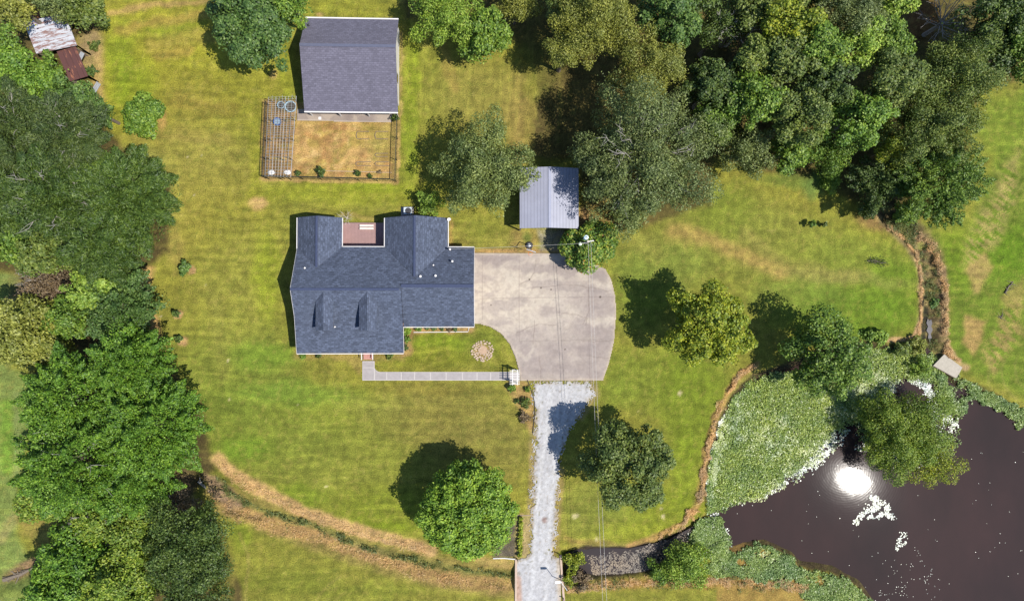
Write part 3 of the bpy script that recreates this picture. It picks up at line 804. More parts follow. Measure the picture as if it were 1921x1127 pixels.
for x in (XL + 1.8, XL + 4.0, XL + 9.2, XL + 11): window_y(x, YS + 2.3, .95, 1.0, 1.5, -1)
for x in (XR1 + 2, XR1 + 5.4): window_y(x, YG + i, 1.0, 1.3, 1.2, -1)
for x in (WXM,): window_y(x, WYT - i, 1.0, 1.3, 1.2, 1)
for x in (EXM - 1.5, EXM + 1.5): window_y(x, EYT - i, 1.0, 1.1, 1.2, 1)
MB().box(XL + 7.2, XL + 8.2, YS + 2.25, YS + 2.34, .36, 2.4).build("front_door", M_white, H)
for y0 in (YG + .9, YG + 4.4):
    MB().box(XR2 - i - .03, XR2 - i + .03, y0, y0 + 2.9, .02, 2.3).build("garage_door", M_white, H)
# dormers
for nm, pxr in (("dormer", 606.5), ("dormer", 688.7)):
    zr = 5.42; xm = wx_(pxr, 583, zr); hw = .95; ze = zr - hw * SL
    yf = wy_(pxr, 619.5, zr)
    yb = YR - (ZR - zr) / SL + .0; yv = YR - (ZR - ze) / SL
    e = .035
    dr = poly_obj("dormer_roof", M_shy, H, [
        [(xm - hw, yf, ze + e), (xm, yf, zr + e), (xm, yb, zr + e), (xm - hw, yv, ze + e)],
        [(xm, yf, zr + e), (xm + hw, yf, ze + e), (xm + hw, yv, ze + e), (xm, yb, zr + e)]], .09)
    w = hw - .16; yw = yf + .2
    zt = lambda y: ZR - SL * (YR - y) if y > YK else ZK - (ZK - ZE) * (YK - y) / (YK - YS)
    mb = MB()
    n = len(mb.v)
    mb.v += [(xm - w, yw, zt(yw) - .05), (xm + w, yw, zt(yw) - .05), (xm + w, yw, ze - .02), (xm, yw, zr - .12), (xm - w, yw, ze - .02),
             (xm - w, yv, ze - .06), (xm + w, yv, ze - .06), (xm - w, YK, ZK - .05), (xm + w, YK, ZK - .05)]
    mb.f += [(0, 1, 2, 3, 4), (0, 4, 5, 7), (1, 8, 6, 2)]
    dw = mb.build("dormer_wall", plain("dormer_siding", (.10, .11, .14, 1), .8, .1), H)
    wd = MB().box(xm - .4, xm + .4, yw - .04, yw + .02, zt(yw) + .25, zt(yw) + 1.1).build("window", M_glass, H)
# roof fittings
def zroofN(y): return ZE + (YN - y) * SL
def pipe(px, py, h, r, zz=None, nm="vent_pipe", m=None):
    z = zz or 4.2
    for _ in range(4):
        p = W(px, py, z + h)
        z = zz if zz else zroofN(p.y)
    o = MB().lathe((p.x, p.y, z - .05), [(r, 0), (r, h), (r * 1.5, h), (r * 1.5, h + .06), (r * .6, h + .09)], 8).build(nm, m or M_white, H)
for a in ((571.5,502.5,.18,.07),(788.6,518.2,.2,.09),(817.0,517,.2,.09),(813,497.2,.15,.06),(848.5,490,.55,.08)): pipe(*a)
pipe(844,467.5,.9,.08)
pipe(628,613,.35,.06,3.72)
# satellite dish on the corner of the east wing
p = W(842, 411, 3.2)
D = empty("satellite_dish", (p.x, p.y, 2.98)); tag(D, "small white satellite dish at the back right roof corner", "satellite dish")
mb = MB().lathe((0, 0, 0), [(.02, 0), (.13, .02), (.21, .06), (.22, .07), (.20, .075), (.12, .04), (.02, .02)], 14)
Mx = Matrix.Translation((p.x, p.y, 3.3)) @ Matrix.Rotation(radians(45), 4, Vector((1, .4, 0)).normalized())
mb.v = [tuple(Mx @ Vector(q)) for q in mb.v]; mb.build("dish", M_white, D)
MB().tube([(p.x, p.y, 2.98), (p.x, p.y, 3.3)], .025).build("mast", M_galv, D)
MB().tube([(p.x, p.y, 3.3), tuple(Mx @ Vector((0, 0, .35)))], .015).build("feed_arm", M_galv, D)

# back deck with its steps
x0, x1 = WX1 + .02 - .38, EX0 + .38; yb = wy_(680, 418.3, .5); zd = .5
DK = empty("deck", ((x0 + x1) / 2, (yb + YN) / 2, 0)); tag(DK, "reddish brown timber deck in the court behind the house", "deck")
mb = MB(); nb = 34
for k in range(nb):
    a = x0 + (x1 - x0) * k / nb; mb.box(a, a + (x1 - x0) / nb - .012, YN - .37, yb, zd - .04, zd)
mb.build("boards", M_deck, DK)
MB().box(x0, x1, yb + .002, yb + .04, .05, zd + .005).build("rim_board", M_wood, DK)
st = W(688.5, 421, .5)
for k in range(2):
    MB().box(st.x - .8, st.x + .8, st.y - .30 - k * .32, st.y - .06 - k * .32, zd + .002, zd + .30 - k * .0).build("step", plain("pale_boards", (.5, .42, .38, 1), .8), DK)
# air conditioner on a pad behind the east wing
p = W(765, 396, .6)
AC = empty("air_conditioner", (p.x, p.y, 0)); tag(AC, "grey box air conditioner behind the right rear wing", "air conditioner")
MB().box(p.x - .85, p.x + .6, p.y - .5, p.y + .55, 0, .08).build("pad", M_slab, AC)
MB().box(p.x - .45, p.x + .45, p.y - .42, p.y + .42, .08, .82).build("cabinet", plain("ac_grey", (.38, .42, .46, 1), .5), AC)
MB().lathe((p.x + .08, p.y, .82), [(.36, 0), (.36, .04), (.30, .05), (.30, .01), (.1, .01), (.08, .04)], 16).build("fan_guard", M_dark, AC)
# front steps with railings
xa, xb = wx_(681.5, 670, .3), wx_(699, 670, .3); yt_ = YS + .36
ST = empty("front_steps", ((xa + xb) / 2, yt_, 0)); tag(ST, "pink brick entrance steps with white railings at the porch", "steps")
for k in range(3):
    MB().box(xa, xb, yt_ - .34 * (k + 1) - .25, yt_ - .34 * k - .25 + (.25 if k == 0 else 0), 0, .36 - .11 * k).build("step", plain("pink_brick", A(216, 160, 146), .9, .15, 6), ST)
for x in (xa - .1, xb + .1):
    r = MB().bar((x, yt_ - .1, 1.0), (x, yt_ - 1.25, .85), .08, .06)
    for k in range(6): r.bar((x, yt_ - .1 - k * .22, .02), (x, yt_ - .1 - k * .22, .98 - k * .03), .04)
    r.build("railing", M_white, ST)
# front walk, slab by slab in one path
jx = [680, 702.6, 725.6, 753, 778, 807.5, 837, 867.5, 895, 920.5, 946, 974]
M_joint = plain("pale_joint", A(222, 214, 208), .9, .05)
mb = MB()
for a, b in zip(jx[:-1], jx[1:]):
    if a == 680: mb.prism([tuple(W(q[0], q[1])[:2]) for q in ((681.2,690),(701.6,690),(701.6,712),(681.2,712))], 0, .065)
    elif a == 702.6: mb.prism([tuple(W(q[0], q[1])[:2]) for q in ((703.6,690.5),(705,694.5),(709,697.6),(713,698.5),(724.8,698.5),(724.8,712),(703.6,712))], 0, .065)
    else: mb.prism([tuple(W(q[0], q[1])[:2]) for q in ((a+.9,698.5),(b-.9,698.5),(b-.9,712),(a+.9,712))], 0, .065)
mb.prism([tuple(W(q[0], q[1])[:2]) for q in ((681.2,678.5),(701.6,678.5),(701.6,688.6),(681.2,688.6))], 0, .065)
o = mb.build("front_walk", M_slab); tag(o, kind='structure')
o = MB().prism([tuple(W(q[0], q[1])[:2]) for q in ((680,677),(702.8,677),(702.8,690),(705,693.6),(709,696.4),(713,697.4),(974.5,697.4),(974.5,713.2),(680,713.2))], -.02, .058).build("walk_edging", M_joint); tag(o, kind='structure')
# strip of porch walk by the steps

# ------------------------------------------------------------------ garage building
Z1, Z2, Z3 = 2.35, 4.7, 2.5
gx0 = wx_(571.8, 150, 2.4); gx1 = wx_(747.0, 150, 2.4)
gy1 = wy_(660, 36, Z1); gyr = wy_(650, 85.5, Z2); gy0 = wy_(660, 209.6, Z3)
GA = empty("garage_building", ((gx0 + gx1) / 2, (gy0 + gy1) / 2, 0)); tag(GA, "large outbuilding with a plain grey violet shingle roof at the top", "garage")
poly_obj("roof", M_gsh, GA, [[(gx0, gy1, Z1), (gx0, gyr, Z2), (gx1, gyr, Z2), (gx1, gy1, Z1)], [(gx0, gyr, Z2), (gx0, gy0, Z3), (gx1, gy0, Z3), (gx1, gyr, Z2)]], .12)
MB().bar((gx0, gyr, Z2 + .02), (gx1, gyr, Z2 + .02), .32, .06).build("ridge_cap", M_gcap, GA)
MB().bar((gx0, gy0 - .08, Z3 - .03), (gx1, gy0 - .08, Z3 - .03), .14, .12).build("gutter", M_white, GA)
MB().bar((gx0, gy1 + .08, Z1 - .03), (gx1, gy1 + .08, Z1 - .03), .14, .12).build("gutter", M_white, GA)
mb = MB(); yw0 = gy0 + 1.5
for a in (gx0 + .2, gx1 - .2):
    n = len(mb.v); t = .12 if a < 0 and a < (gx0 + gx1) / 2 else -.12
    pts = [(yw0, 0), (gy1 - .3, 0), (gy1 - .3, Z1 - .12), (gyr, Z2 - .15), (yw0, Z2 - .2 - (gyr - yw0) * (Z2 - Z3) / (gyr - gy0))]
    mb.v += [(a, y, z) for y, z in pts] + [(a + t, y, z) for y, z in pts]
    mb.f += [tuple(range(n, n + 5)), tuple(range(n + 9, n + 4, -1))] + [(n + k, n + 5 + k, n + 5 + (k + 1) % 5, n + (k + 1) % 5) for k in range(5)]
mb.box(gx0 + .32, gx1 - .32, yw0, yw0 + .12, 0, 2.8); mb.box(gx0 + .32, gx1 - .32, gy1 - .42, gy1 - .3, 0, Z1 - .12)
mb.build("wall", M_white, GA)
for y, w, h, z in ((gyr + 1.8, 1.0, 2.1, 0), (gyr - 3, 1.0, .9, 1.1)):
    MB().box(gx1 - .19, gx1 - .16, y, y + w, z, z + h).build("door" if z == 0 else "window", M_galv if z == 0 else M_glass, GA)
for k in range(4):
    x = gx0 + .3 + k * (gx1 - gx0 - .6) / 3
    MB().box(x - .06, x + .06, gy0 + .15, gy0 + .27, .05, Z3 - .1).build("porch_post", M_white, GA)
pp = W(580.5, 48.5, 3.1)
MB().lathe((pp.x, pp.y, 2.7), [(.07, 0), (.07, .55), (.13, .55), (.13, .65), (.03, .7)], 8).build("vent_pipe", M_dark, GA)
# concrete patio slab on its south side
def patio_col(px, py, X, Y):
    C = np.zeros(X.shape + (3,)); C[:] = (196, 180, 164)
    n = fbm(X, Y, 1.6, 5, 4); m = sstep(.5,.36,n)[..., None]; C = C * (1 - m * .6) + np.array((160,146,138.)) * m * .6
    m = (sstep(640,655,px) * sstep(712,695,px) * sstep(.35,.5,fbm(X,Y,1.1,8)))[..., None] * .6; C = C * (1 - m) + np.array((150,136,132.)) * m
    m = (sstep(224.5,226,py + (px-600)*-.03))[..., None] * .6; C = C * (1 - m) + np.array((224,208,188.)) * m
    return C
patch("patio", M_concrete, lambda px, py, X, Y: sdpoly(px, py, [(557.5,205),(557.5,225.5),(600,227),(735.5,230),(735.5,205)]) > 0, patio_col, 550, 745, 200, 235, .09, .07, .12)
p = W(600, 222, .1)
o = MB().box(p.x - .16, p.x + .16, p.y - .16, p.y + .16, .075, .11).build("drain_cover", M_white); tag(o, "small square white cover on the patio slab", "drain cover")

# ------------------------------------------------------------------ carport shed with ribbed metal roof
M_rib = rib_metal("ribbed_roof", A(182, 184, 202), .36, 0)
cx0, cx1 = wx_(975.1, 380, 3.1), wx_(1085.4, 370, 3.1); cy0 = wy_(1030, 428.4, 3.1); cy1 = wy_(1040, 315.2, 3.1); cxm = (cx0 + cx1) / 2; zc = 3.75
CP = empty("carport", ((cx0 + cx1) / 2, (cy0 + cy1) / 2, 0)); tag(CP, "open shed with a ribbed pale metal roof between two big trees", "carport")
poly_obj("roof", M_rib, CP, [[(cx0, cy0, 3.1), (cxm, cy0, zc), (cxm, cy1, zc), (cx0, cy1, 3.1)], [(cxm + .001, cy0, zc), (cx1, cy0, 3.1), (cx1, cy1, 3.1), (cxm + .001, cy1, zc)]], .05)
MB().bar((cxm, cy0, zc + .03), (cxm, cy1, zc + .03), .3, .03).build("ridge_cap", plain("pale_metal", A(186, 190, 212), .5, .05), CP)
for x in (cx0 + .15, cx1 - .15):
    for k in range(3):
        y = cy0 + .15 + k * (cy1 - cy0 - .3) / 2
        MB().box(x - .07, x + .07, y - .07, y + .07, 0, 3.05).build("post", M_wood, CP)
for x in (cx0 + .15, cx1 - .15): MB().box(x - .05, x + .05, cy0 + .05, cy1 - .05, 2.85, 3.02).build("beam", M_wood, CP)
MB().box(cx0 + .25, cx1 - .25, cy1 - .12, cy1 - .05, 0, 3.0).build("back_wall", M_galv, CP)

# ------------------------------------------------------------------ old sheds at the top left
M_old = rib_metal("old_roof", A(236, 238, 246), .75, 1, rust=.44, rot=radians(-14), rc=(.14, .085, .075, 1))
M_rust = rib_metal("rusty_roof", A(112, 74, 70), .6, 0, rust=.22, rot=radians(-22), rc=(.15, .06, .035, 1))
def shed(name, pts, zs, m, label, wallm):
    P = [W(p[0], p[1], z) for p, z in zip(pts, zs)]
    c = sum(P, Vector()) / len(P)
    E = empty(name, (c.x, c.y, 0)); tag(E, label, "shed")
    MB().slab([tuple(p) for p in P], .06).build("roof", m, E)
    Q = [c + (p - c) * .93 for p in P]
    mb = MB(); n = len(P)
    for k in range(n):
        a, b = Q[k], Q[(k + 1) % n]
        if k in (1, 2):            # open towards the yard: posts only
            for q in (a, b): MB().box(q.x - .06, q.x + .06, q.y - .06, q.y + .06, 0, q.z - .08).build("post", M_wood, E)
            continue
        mb.quad((a.x, a.y, 0), (b.x, b.y, 0), (b.x, b.y, b.z - .08), (a.x, a.y, a.z - .08))
    mb.build("wall", wallm, E)
    return E
shed("old_shed", [(44.6,42.6),(120.5,24.6),(144.5,85.2),(68,101)], [2.6,2.6,3.0,3.0], M_old, "old shed with white tin roof streaked with rust", M_wood)
shed("lean_to", [(106,97),(141.5,87.2),(165,143),(131,153)], [2.5,2.5,2.2,2.2], M_rust, "rusty brown lean-to roof joined to the white tin shed", M_wood)
for x, y, a, w_, l_, lb in ((151,104,.5,.5,.8,"small loose tin sheet on the edge of the rusty roof"), (160,153,.6,.6,1.3,"bent pale tin sheet at the lower end of the lean-to")):
    p = W(x, y, 2.45)
    Mx = Matrix.Translation((p.x, p.y, 2.3 if y < 120 else .35)) @ Matrix.Rotation(-a, 4, 'Z') @ Matrix.Rotation(.12, 4, 'X')
    mb = MB()
    for k in range(6): mb.box(-w_ / 2 + k * w_ / 6, -w_ / 2 + (k + 1) * w_ / 6 - .01, -l_ / 2, l_ / 2, .02 * (k % 2), .02 * (k % 2) + .015, Mx)
    o = mb.build("tin_sheet", M_galv); tag(o, lb, "tin sheet")

# ------------------------------------------------------------------ garden: fence, trellis, tubs
fpts = [(497.5,190),(491.5,330),(740.5,336.5),(744.5,214)]
FP = [W(x, y, 1.5) for x, y in fpts]
FE = empty("chain_link_fence", (FP[1].x, FP[1].y, 0)); tag(FE, "black chain link fence around the dry garden", "fence")
M_fence = plain("fence_black", (.015, .02, .018, 1), .5, .2)
for a, b in zip(FP[:-1], FP[1:]):
    L = (b - a).length; n = max(2, round(L / 2.3)); d = (b - a) / L
    for k in range(n + (1 if b is FP[-1] else 0)):
        q = a + (b - a) * k / n
        MB().tube([(q.x, q.y, -.1), (q.x, q.y, 1.52)], .035, 6).build("post", M_fence, FE)
    MB().bar((a.x, a.y, 1.5), (b.x, b.y, 1.5), .06).build("top_rail", M_fence, FE)
    mb = MB(); s = .13; hN = 1.45; m_ = int(L / s)
    for k in range(-int(hN / s), m_ + 1):
        for sg in (1, -1):
            u0, u1 = k * s, k * s + hN
            z0, z1 = .03, .03 + hN
            if u0 < 0: z0 += -u0; u0 = 0
            if u1 > L: z1 -= u1 - L; u1 = L
            if u1 <= u0: continue
            if sg < 0: z0, z1 = (2 * .03 + hN) - z0, (2 * .03 + hN) - z1
            p0 = a + d * u0; p1 = a + d * u1; e = Vector((0, 0, .011))
            mb.quad((p0.x, p0.y, z0 - .009), (p1.x, p1.y, z1 - .009), (p1.x, p1.y, z1 + .009), (p0.x, p0.y, z0 + .009))
    mb.build("chain_mesh", M_fence, FE)
# overhead wire trellis
tq = [W(x, y, 1.9) for x, y in ((503.5,183),(556,181),(545.5,332),(497,331))]
TR = empty("garden_trellis", (tq[3].x, tq[3].y, 0)); tag(TR, "flat wire grid trellis over the left strip of the garden", "trellis")
M_tw = plain("trellis_steel", (.25, .26, .26, 1), .5, .15)
def tl(u, v, z=1.9):
    p = (tq[0] * (1 - u) + tq[1] * u) * (1 - v) + (tq[3] * (1 - u) + tq[2] * u) * v
    return (p.x, p.y, z)
for k, u in enumerate([0, .135, .27, .385, .50, .61, .72, .85, 1.0]):
    MB().tube([tl(u, -.02 if k % 3 == 1 else 0, 1.9 + .004 * k), tl(u, 1, 1.9 + .004 * k)], .030 if k in (2, 5, 8) else .018, 5).build("rail", M_tw, TR)
mb = MB(); v = 0.0; k = 0
while v <= 1.0:
    mb.tube([tl(0, v, 1.95), tl(1, v, 1.95)], .013, 4); v += .028 if v < .45 else .040; k += 1
mb.build("cross_wires", M_tw, TR)
for u in (0, .5, .86):
    for v in (0, .25, .5, .75, 1):
        MB().tube([tl(u, v, -.05), tl(u, v, 1.9)], .035, 6).build("post", M_fence, TR)
# rows of climbing canes below
def tub(name, px, py, r, m, inner, label):
    p = W(px, py, .4)
    E = empty(name, (p.x, p.y, 0)); tag(E, label, "tub")
    MB().lathe((p.x, p.y, 0.02), [(r * .9, 0), (r, .38), (r * 1.06, .40), (r * 1.06, .43), (r * .93, .43), (r * .9, .3)], 20).build("shell", m, E)
    MB().lathe((p.x, p.y, .3), [(r * .88, 0), (r * .88, .03)], 16).build("fill", inner, E)
    return E
M_lb = plain("pale_blue_plastic", (.26, .36, .42, 1), .4, .1)
tub("garden_tub", 545, 200, .62, M_lb, M_soil, "larger blue rimmed tub of dark soil at the trellis corner")
tub("garden_tub", 527, 197, .40, M_lb, M_soil, "smaller blue rimmed tub of dark soil beside the larger one")
tub("garden_tub", 520, 228, .42, M_navy, plain('dull_blue_plastic', (.16, .22, .28, 1), .5, .2), "pale blue tub with navy rim under the trellis")
def sack(px, py, label, s):
    p = W(px, py, .3)
    r = np.random.default_rng(s); n = 18; mb = MB()
    prof = [(.05, 0), (.22, .02), (.25, .10), (.19, .19), (.09, .24), (.03, .25)]
    mb.lathe((p.x, p.y, 0), prof, n)
    mb.v = [(p.x + (x - p.x) * (1 + .35 * r.random()) * 1.35, p.y + (y - p.y) * (1 + .35 * r.random()), z * (1 + .2 * r.random())) for x, y, z in mb.v]
    o = mb.build("sack", M_white); tag(o, label, "sack")
sack(508, 323, "crumpled white sack at the bottom left fence corner", 1); sack(538, 323, "crumpled white sack at the foot of the trellis, right one", 2)
# low edging hoops of old beds
for k, (x, y, w_, h_, lb) in enumerate([(669,247,24,14,"upper left low bed edging in the dry garden"), (704,247,24,14,"upper right low bed edging near the fence"), (668,304,28,7,"lower left low bed edging in the dry garden"), (704,304,26,7,"lower right low bed edging near the fence"), (704,288,24,6,"faint bed edging above the lower right one")]):
    P = [G(x + w_, y), G(x + 2, y), G(x, y + h_ / 2), G(x + 2, y + h_), G(x + w_, y + h_)]
    P = [(p.x, p.y, .05) for p in P]
    o = MB().tube([P[0], P[1], (P[1][0] - .08, P[1][1] - .1, .06), (P[2][0] - .04, P[2][1], .07), (P[3][0] - .08, P[3][1] + .1, .06), P[3], P[4]], .045, 5).build("bed_edging", plain("dull_edging", (.16, .12, .08, 1), .9))
    tag(o, lb, "bed edging", "low edging of old garden beds")
o = MB().tube([tuple(G(597, 320.5, .05)), tuple(G(668, 322, .05)), tuple(G(735, 324, .05))], .035, 4).build("edging_board", M_stone); tag(o, "thin pale edging line along the bottom garden fence", "edging")
# ------------------------------------------------------------------ arbor, pole, lamps and small things
p0 = W(956, 694, 2.0); p1 = W(975, 721, 2.0)
AR = empty("arbor", ((p0.x + p1.x) / 2, (p0.y + p1.y) / 2, 0)); tag(AR, "white slatted garden arbor over the end of the walk", "arbor")
for x in (W(961.5, 700, 2).x, W(970.5, 700, 2).x):
    MB().bar((x, p0.y + .05, 2.0), (x, p1.y - .05, 2.0), .09, .1).build("beam", M_white, AR)
    for y in (p0.y - .08, p1.y + .08):
        MB().box(x - .05, x + .05, y - .05, y + .05, 0, 1.95).build("post", M_white, AR)
for k in range(9):
    y = p0.y + (p1.y - p0.y) * (k + .3) / 8.6
    MB().box(p0.x, p1.x, y - .028, y + .028, 2.055, 2.12).build("slat", M_white, AR)
for y in (p0.y - .08, p1.y + .08):
    mb = MB(); xa, xb = W(961.5, 700, 2).x + .05, W(970.5, 700, 2).x - .05
    for k in range(5): mb.bar((xa, y, .3 + k * .35), (xb, y, .3 + k * .35), .03)
    for k in range(3): mb.bar((xa + (xb - xa) * (k + 1) / 4, y + .03, .1), (xa + (xb - xa) * (k + 1) / 4, y + .03, 1.9), .03)
    mb.build("lattice", M_white, AR)
# utility pole with transformer and yard light
zp = 6.4; pt = W(1103.5, 453, zp)
UP = empty("utility_pole", (pt.x, pt.y, 0)); tag(UP, "utility pole with transformer rising through the leafy bush", "utility pole")
MB().tube([(pt.x, pt.y, -.2), (pt.x, pt.y, zp)], [.16, .12], 10).build("pole", M_pale, UP)
MB().bar((pt.x - .1, pt.y, zp - .25), (pt.x + .65, pt.y + .12, zp - .25), .1, .12).build("crossarm", M_white, UP)
q = W(1100, 445, zp - .4)
MB().lathe((q.x, q.y, zp - 1.2), [(.24, 0), (.26, .05), (.26, .75), (.22, .82), (.1, .86)], 14).build("transformer", plain("transformer_grey", (.46, .58, .62, 1), .4, .1), UP)
MB().lathe((q.x, q.y, zp - .33), [(.05, 0), (.06, .1), (.03, .2)], 8).build("bushing", M_dark, UP)
la = W(1089, 457, zp - .8)
MB().tube([(pt.x, pt.y, zp - 1.0), (la.x + .2, la.y + .05, zp - .75), (la.x, la.y, zp - .8)], .035, 6).build("light_arm", M_white, UP)
MB().lathe((la.x, la.y, zp - .98), [(.2, 0), (.17, .08), (.08, .16)], 12).build("lamp_shade", plain("pale_lamp", (.6, .68, .5, 1), .4), UP)
def wire(name, a, b, sag, r, label, grp=None):
    pts = [tuple(a.lerp(b, t) - Vector((0, 0, sag * 4 * t * (1 - t)))) for t in np.linspace(0, 1, 25)]
    o = MB().tube(pts, r, 5).build(name, M_wire); tag(o, label, "wire", grp)
wire("power_line", W(1103.5, 455, zp - .1), W(1137, 1260, 5.6), .5, .014, "left one of the two overhead power wires running down the drive", "overhead power wires")
wire("power_line", W(1108.5, 453, zp - .1), W(1145, 1260, 5.6), .5, .014, "right one of the two overhead power wires running down the drive", "overhead power wires")
wire("service_line", W(1101, 456, zp - .5), W(844, 467, 3.5), .5, .012, "thin service wire from the pole to the house roof")
# basketball goal at the edge of the drive
b0 = W(993, 460, .3)
BG = empty("basketball_goal", (b0.x, b0.y, 0)); tag(BG, "portable basketball goal standing at the top edge of the drive", "basketball goal")
MB().lathe((b0.x, b0.y, .02), [(.42, 0), (.44, .12), (.36, .2), (.1, .24)], 14).build("base", M_dark, BG)
MB().lathe((b0.x - .02, b0.y + .02, .262), [(.2, 0), (.18, .06), (.08, .09)], 12).build("ballast_bag", M_galv, BG)
b1 = W(996.5, 470.5, 3.0)
MB().tube([(b0.x, b0.y, .2), (b0.x + .05, b0.y - .1, 2.2), (b1.x, b1.y + .12, 2.8)], .05, 8).build("pole", M_black, BG)
MB().box(-.55, .55, -.025, .025, 2.5, 3.2, Matrix.Translation((b1.x, b1.y, 0)) @ Matrix.Rotation(radians(-18), 4, 'Z')).build("backboard", M_galv, BG)
mb = MB(); cc = Vector((b1.x - .08, b1.y - .28, 2.72))
mb.tube([tuple(cc + Vector((cos(a) * .23, sin(a) * .23, 0))) for a in np.linspace(0, 2 * pi, 17)], .02, 5); mb.build("rim", plain("orange_rim", (.5, .12, .03, 1), .5), BG)
# lamp at the culvert
l0 = W(1058.5, 1089.5, 0); l1 = W(1047.5, 1091, 2.6)
LP = empty("culvert_lamp", (l0.x, l0.y, 0)); tag(LP, "slim lamp with a flat white head above the gravel drive", "lamp")
MB().tube([(l0.x, l0.y, -.9), (l0.x, l0.y, 2.62)], .045, 8).build("post", M_galv, LP)
MB().tube([(l0.x, l0.y, 2.6), (l1.x + .3, l1.y, 2.66)], .03, 6).build("arm", M_galv, LP)
mb = MB().prism([(l1.x - .38, l1.y - .13), (l1.x + .2, l1.y - .13), (l1.x + .34, l1.y - .06), (l1.x + .34, l1.y + .06), (l1.x + .2, l1.y + .13), (l1.x - .38, l1.y + .13)], 2.6, 2.68)
mb.build("lamp_head", M_white, LP)
# culvert head walls
def wallseg(name, pts, w, z0, z1, m, label, cat="wall", bev=0):
    mb = MB()
    P = [W(x, y) for x, y in pts]
    for a, b in zip(P[:-1], P[1:]): mb.bar((a.x, a.y, (z0 + z1) / 2), (b.x, b.y, (z0 + z1) / 2), w, z1 - z0)
    o = mb.build(name, m); tag(o, label, cat)
M_pink = plain("pinkish_concrete", A(226, 200, 178), .9, .12, 2)
wallseg("culvert_wall", [(968,1048),(967.5,1135),(965,1500)], .22, -1.2, .16, M_pink, "concrete head wall on the left side of the gravel crossing")
wallseg("culvert_wall", [(1051.5,1040),(1054,1080),(1058,1127),(1071,1500)], .24, -1.2, .16, M_pink, "concrete head wall on the right side of the gravel crossing")
for x, y, lb in ((1048.5,1038.5,"short dark marker post at the upper end of the right head wall"), (1056.5,1120,"short dark marker post at the lower end of the right head wall"), (970,1047,"short dark marker post at the upper end of the left head wall")):
    p = W(x, y)
    o = MB().tube([(p.x, p.y, 0), (p.x, p.y, .75)], [.06, .05], 8).lathe((p.x, p.y, .75), [(.07, 0), (.07, .05), (.02, .1)], 8).build("marker_post", M_wood); tag(o, lb, "post")
# thin landscape edging by the drive
def curve_obj(name, pts, r, m, label, cat, z=.05):
    o = MB().tube([tuple(G(x, y, z)) for x, y in pts], r, 5).build(name, m); tag(o, label, cat)
curve_obj("edging_strip", [(989,712),(993,722),(999,738),(1003,756),(1003,775),(1001,795),(999,812)], .05, M_soil, "dark curved edging strip between planting bed and gravel", "edging")
curve_obj("garden_edging", [(757+19,623),(878,622),(880,613)], .05, M_white, "pale edging line of the bed along the right front wall", "edging")
curve_obj("plot_edging", [(964,966),(1000,966)], .045, M_stone, "pale edging at the top of the small garden plot", "edging")
curve_obj("plot_edging", [(925,1046.5),(945,1046),(967,1048)], .07, M_white, "white edging at the bottom of the small garden plot", "edging")
# stone ring in the front lawn
r = np.random.default_rng(5)
def rock(c, s, seed):
    rr_ = np.random.default_rng(seed); mb = MB()
    n = 7; ang = np.sort(rr_.random(n) * 2 * pi); ra = s * (.75 + .5 * rr_.random(n))
    base = [(c.x + cos(a) * q, c.y + sin(a) * q * .85) for a, q in zip(np.linspace(0, 2 * pi, n, endpoint=False), ra)]
    top = [(c.x + (x - c.x) * .6, c.y + (y - c.y) * .6) for x, y in base]
    m_ = len(mb.v); z1 = s * (.4 + .3 * rr_.random())
    mb.v += [(x, y, c.z - .03) for x, y in base] + [(x, y, c.z + z1) for x, y in top]
    mb.f.append(tuple(range(m_ + n, m_ + 2 * n)))
    for k in range(n): j = (k + 1) % n; mb.f.append((m_ + k, m_ + j, m_ + n + j, m_ + n + k))
    return mb
sc_ = W(905, 658)
k = 0
for ring, cnt, rad in ((0, 24, 1.08), (1, 20, .86), (2, 15, .64), (3, 9, .42)):
    for j in range(cnt):
        a = 2 * pi * j / cnt + r.random() * .2
        if ring > 1 and .1 < (a % (2 * pi)) < 1.7: continue
        q = Vector((sc_.x + cos(a) * (rad + r.random() * .12) * 1.05, sc_.y + sin(a) * (rad + r.random() * .12), 0.0))
        o = rock(q, .13 + .07 * r.random(), 100 + k).build("stone", M_stone); k += 1
        tag(o, "small tan stone in the ring on the front lawn", "stone", "tan stones ringed on the front lawn")
o = MB().lathe((sc_.x + .05, sc_.y + .1, 0), [(.55, -.02), (.5, .03), (.2, .05)], 20).build("sand_patch", plain("pale_sand", A(214, 182, 152), .95, .15, 4)); tag(o, kind='structure')
# dock
dk = [W(1771.5, 664.5, .05), W(1805.5, 689, .05), W(1795, 710, .05), W(1751, 685.5, .05)]
c = sum(dk, Vector()) / 4
DO = empty("dock", (c.x, c.y, 0)); tag(DO, "pale rectangular wooden dock tilted on the weedy pond edge", "dock")
mb = MB(); nb = 22
for k in range(nb):
    t0, t1 = k / nb, (k + .93) / nb
    a = dk[0].lerp(dk[1], t0); b = dk[0].lerp(dk[1], t1); cc = dk[3].lerp(dk[2], t1); d = dk[3].lerp(dk[2], t0)
    mb.slab([(a.x, a.y, .05), (b.x, b.y, .05), (cc.x, cc.y, .05), (d.x, d.y, .05)], .05)
mb.build("deck_boards", plain("grey_boards", A(212, 202, 184), .85, .12, 3), DO)
for a, b in ((0, 1), (3, 2)):
    MB().bar((dk[a].x, dk[a].y, -.08), (dk[b].x, dk[b].y, -.08), .1, .16).build("bearer", M_wood, DO)
for k in range(4):
    q = c + (dk[k] - c) * .94; MB().tube([(q.x, q.y, -1.4), (q.x, q.y, -.02)], .07, 8).build("pile", M_wood, DO)
